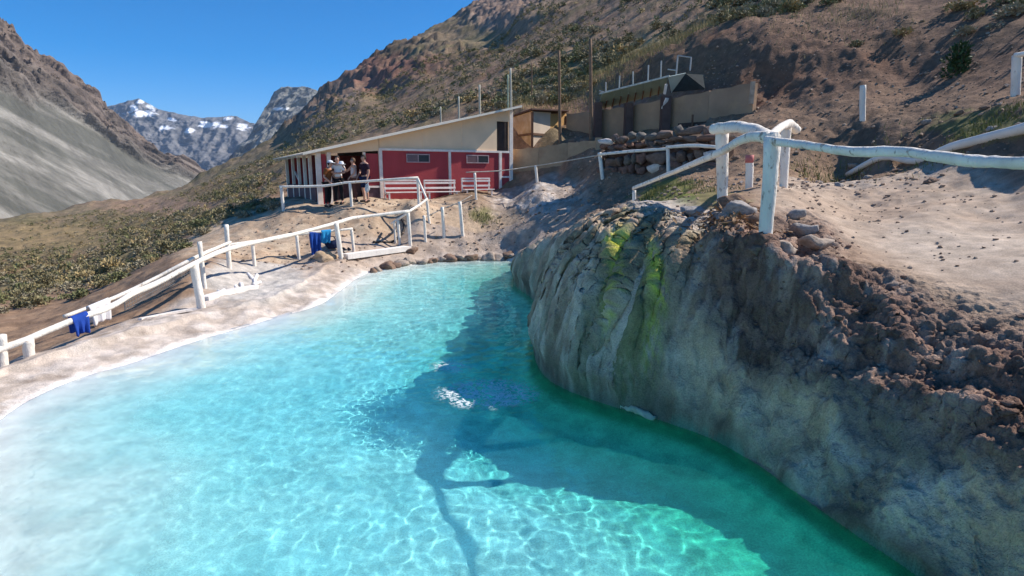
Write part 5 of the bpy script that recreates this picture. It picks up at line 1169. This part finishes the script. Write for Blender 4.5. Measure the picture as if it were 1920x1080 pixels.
# grass tufts
def grass(name, spots, m, label):
    mb_v, mb_f = [], []
    for cx, cy, Dd, rad, n_, hgt in spots:
        c = P(cx, cy, Dd); g_x = c[0] + rng.randn(n_) * rad; g_y = c[1] + rng.randn(n_) * rad * .8; g_z = height(g_x, g_y)
        for a, b, z_ in zip(g_x, g_y, g_z):
            t_ = random.uniform(0, 6.28); w_ = .012; h_ = hgt * random.uniform(.5, 1.3); le = np.array([math.cos(t_ + 1), math.sin(t_ + 1), 0]) * h_ * .5; k = len(mb_v)
            mb_v += [(a - w_ * math.cos(t_), b - w_ * math.sin(t_), z_ - .02), (a + w_ * math.cos(t_), b + w_ * math.sin(t_), z_ - .02), (a + le[0], b + le[1], z_ + h_)]; mb_f.append((k, k + 1, k + 2))
    tag(MB().add(mb_v, mb_f).build(name, m), label, 'grass', kind='stuff')
GRS = mat('grass_blades', (.20, .20, .065), .8, .3, 3, 0)
grass('grass', [(1225, 368, 15, .35, 450, .13), (1262, 358, 15, .45, 500, .13), (1330, 376, 12.5, .4, 160, .10), (1300, 368, 13.5, .4, 160, .10), (1850, 236, 13.0, .6, 350, .11), (1810, 252, 13.4, .5, 250, .11), (1560, 315, 16.4, .7, 400, .2), (905, 406, 22.9, .3, 200, .16), (1900, 222, 12.6, .5, 250, .11)], GRS, 'green grass tufts growing on the damp banks')
DRY = mat('straw_grass', (.32, .255, .11), .85, .3, 3, 0)
grass('grass', [(1150, 150, 38, 2.2, 900, .4), (1200, 128, 37, 2.4, 1100, .4), (1260, 100, 36, 2.2, 1100, .4), (1330, 66, 36, 2.0, 700, .4), (1010, 205, 33, 1.6, 700, .4), (1060, 190, 35, 1.8, 700, .4), (1450, 40, 33, 2.2, 500, .35), (1580, 62, 28, 1.8, 400, .35)], DRY, 'straw yellow grass along the top of the earth cut')
# curled dry leaves heaped against the thick fence posts
mb_v, mb_f = [], []
for k in range(330):
    px_ = random.gauss(1365, 42); py_ = random.gauss(418, 22) + (px_ - 1365) * .12; Dd = np.interp(py_, [370, 400, 440, 480], [9.0, 8.4, 7.5, 7.0]) + random.uniform(-.1, .1); c = P(px_, py_, Dd); c[2] = hz(c[0], c[1]) + random.uniform(.0, .10)
    a = random.uniform(0, 6.28); b = random.uniform(-.7, .8); ln = random.uniform(.06, .20); w_ = random.uniform(.012, .03); d = np.array([math.cos(a) * math.cos(b), math.sin(a) * math.cos(b), math.sin(b)]); s_ = np.cross(d, (0, 0, 1)); s_ /= np.linalg.norm(s_); n_ = np.cross(s_, d); kk = len(mb_v)
    for j in range(5): t_ = j / 4; q = c + d * ln * (t_ - .5) + n_ * .35 * ln * (t_ - .5) ** 2; ww = w_ * math.sin(math.pi * (t_ * .8 + .15)); mb_v += [q - s_ * ww + n_ * ww * .5, q, q + s_ * ww + n_ * ww * .5]
    for j in range(4):
        o_ = kk + j * 3; mb_f += [(o_, o_ + 1, o_ + 4, o_ + 3), (o_ + 1, o_ + 2, o_ + 5, o_ + 4)]
tag(MB().add(mb_v, mb_f).build('dry_leaves', mat('dry_leaf', (.30, .19, .11), .85, .4, 12, 0), None, True), 'curled dry leaves heaped below the thick fence posts', 'leaves', kind='stuff')
# crumbled clods on the brown bank
cm = [rock_mesh('clod', 200 + i, 1, .45) for i in range(6)]; cV, cF = [], []; ofs = 0
cx = rng.uniform(2.2, 6.0, 2600); cy = rng.uniform(3.0, 8.2, 2600); cz, CI = terrain(cx, cy); cz, CD = detail(cx, cy, cz, CI)
kp = rng.rand(2600) < np.clip(CD['clod'] * 1.1, 0, 1) * sst(.5, .8, CI['d'])
for a, b, z_ in zip(cx[kp], cy[kp], cz[kp]):
    m_ = random.choice(cm); s_ = random.choice((.010, .012, .016, .02, .02, .03, .045)) * random.uniform(.7, 1.3); q = np.array([v.co for v in m_.vertices]); t_ = random.uniform(0, 6.28); q = np.stack([q[:, 0] * math.cos(t_) - q[:, 1] * math.sin(t_), q[:, 0] * math.sin(t_) + q[:, 1] * math.cos(t_), q[:, 2] * .75], 1) * s_ + (a, b, z_ + s_ * .25)
    cV.append(q); cF.append(np.array([list(p.vertices) for p in m_.polygons]) + ofs); ofs += len(q)
me = fast_mesh('dirt_clods', np.concatenate(cV), np.concatenate(cF), None, None, None, False); me.materials.append(mat('clod_earth', (.19, .12, .09), .95, .35, 5, .6, 40, col2=(.36, .29, .25), thr=(.55, .75))); me.polygons.foreach_set('use_smooth', np.zeros(len(me.polygons), bool)); tag(link(bpy.data.objects.new('dirt_clods', me)), 'brown dirt clods strewn over the right bank', 'dirt', kind='stuff')

# gravel strewn over the slopes and the terrace
gx_ = np.concatenate([rng.uniform(2, 16, 5200), rng.uniform(-9, 4, 1800), rng.uniform(3.5, 8, 160)]); gy_ = np.concatenate([rng.uniform(9, 30, 5200), rng.uniform(17, 24, 1800), rng.uniform(5, 11, 160)])
gz_ = height(gx_, gy_); gd_ = shore(gx_, gy_)[0]; cV, cF = [], []; ofs = 0
lx2 = (gx_ - C0[0]) * cR + (gy_ - C0[1]) * sR; ly2 = -(gx_ - C0[0]) * sR + (gy_ - C0[1]) * cR; inside = (lx2 > -.3) & (lx2 < 9.2) & (ly2 > -.6) & (ly2 < 10)
gq = [(np.array([v.co for v in m_.vertices]), np.array([list(p.vertices) for p in m_.polygons])) for m_ in cm]
for a, b, z_ in zip(gx_[(gd_ > .4) & ~inside], gy_[(gd_ > .4) & ~inside], gz_[(gd_ > .4) & ~inside]):
    q, f_ = random.choice(gq); s_ = random.choice((.012, .016, .02, .02, .03, .03, .045, .07)) * random.uniform(.7, 1.3) * (1 if b > 11 else .55); t_ = random.uniform(0, 6.28)
    cV.append(np.stack([q[:, 0] * math.cos(t_) - q[:, 1] * math.sin(t_), q[:, 0] * math.sin(t_) + q[:, 1] * math.cos(t_), q[:, 2] * .7], 1) * s_ + (a, b, z_ + s_ * .2)); cF.append(f_ + ofs); ofs += len(q)
me = fast_mesh('gravel', np.concatenate(cV), np.concatenate(cF), None, None, None, False); me.materials.append(mat('gravel_stone', (.30, .215, .16), .95, .35, 2, .5, 30, col2=(.45, .37, .31), thr=(.5, .7))); me.polygons.foreach_set('use_smooth', np.zeros(len(me.polygons), bool)); tag(link(bpy.data.objects.new('gravel', me)), 'brown gravel strewn over the slopes and the terrace', 'gravel', kind='stuff')

# ------------------------------------------------------------------ mountain air
hz_ = MB().box(-9500, 9500, -400, 12500, -80, 900).build('haze', None); hm = bpy.data.materials.new('haze_air'); hm.use_nodes = True; hn = hm.node_tree.nodes
hn.remove(hn['Principled BSDF']); pv = hn.new('ShaderNodeVolumePrincipled'); pv.inputs['Color'].default_value = (.55, .72, 1.0, 1); pv.inputs['Density'].default_value = .00006; pv.inputs['Anisotropy'].default_value = .1
hm.node_tree.links.new(pv.outputs[0], hn['Material Output'].inputs['Volume']); hz_.data.materials.append(hm); tag(hz_, 'thin blue mountain air over the valley', 'haze', kind='stuff')
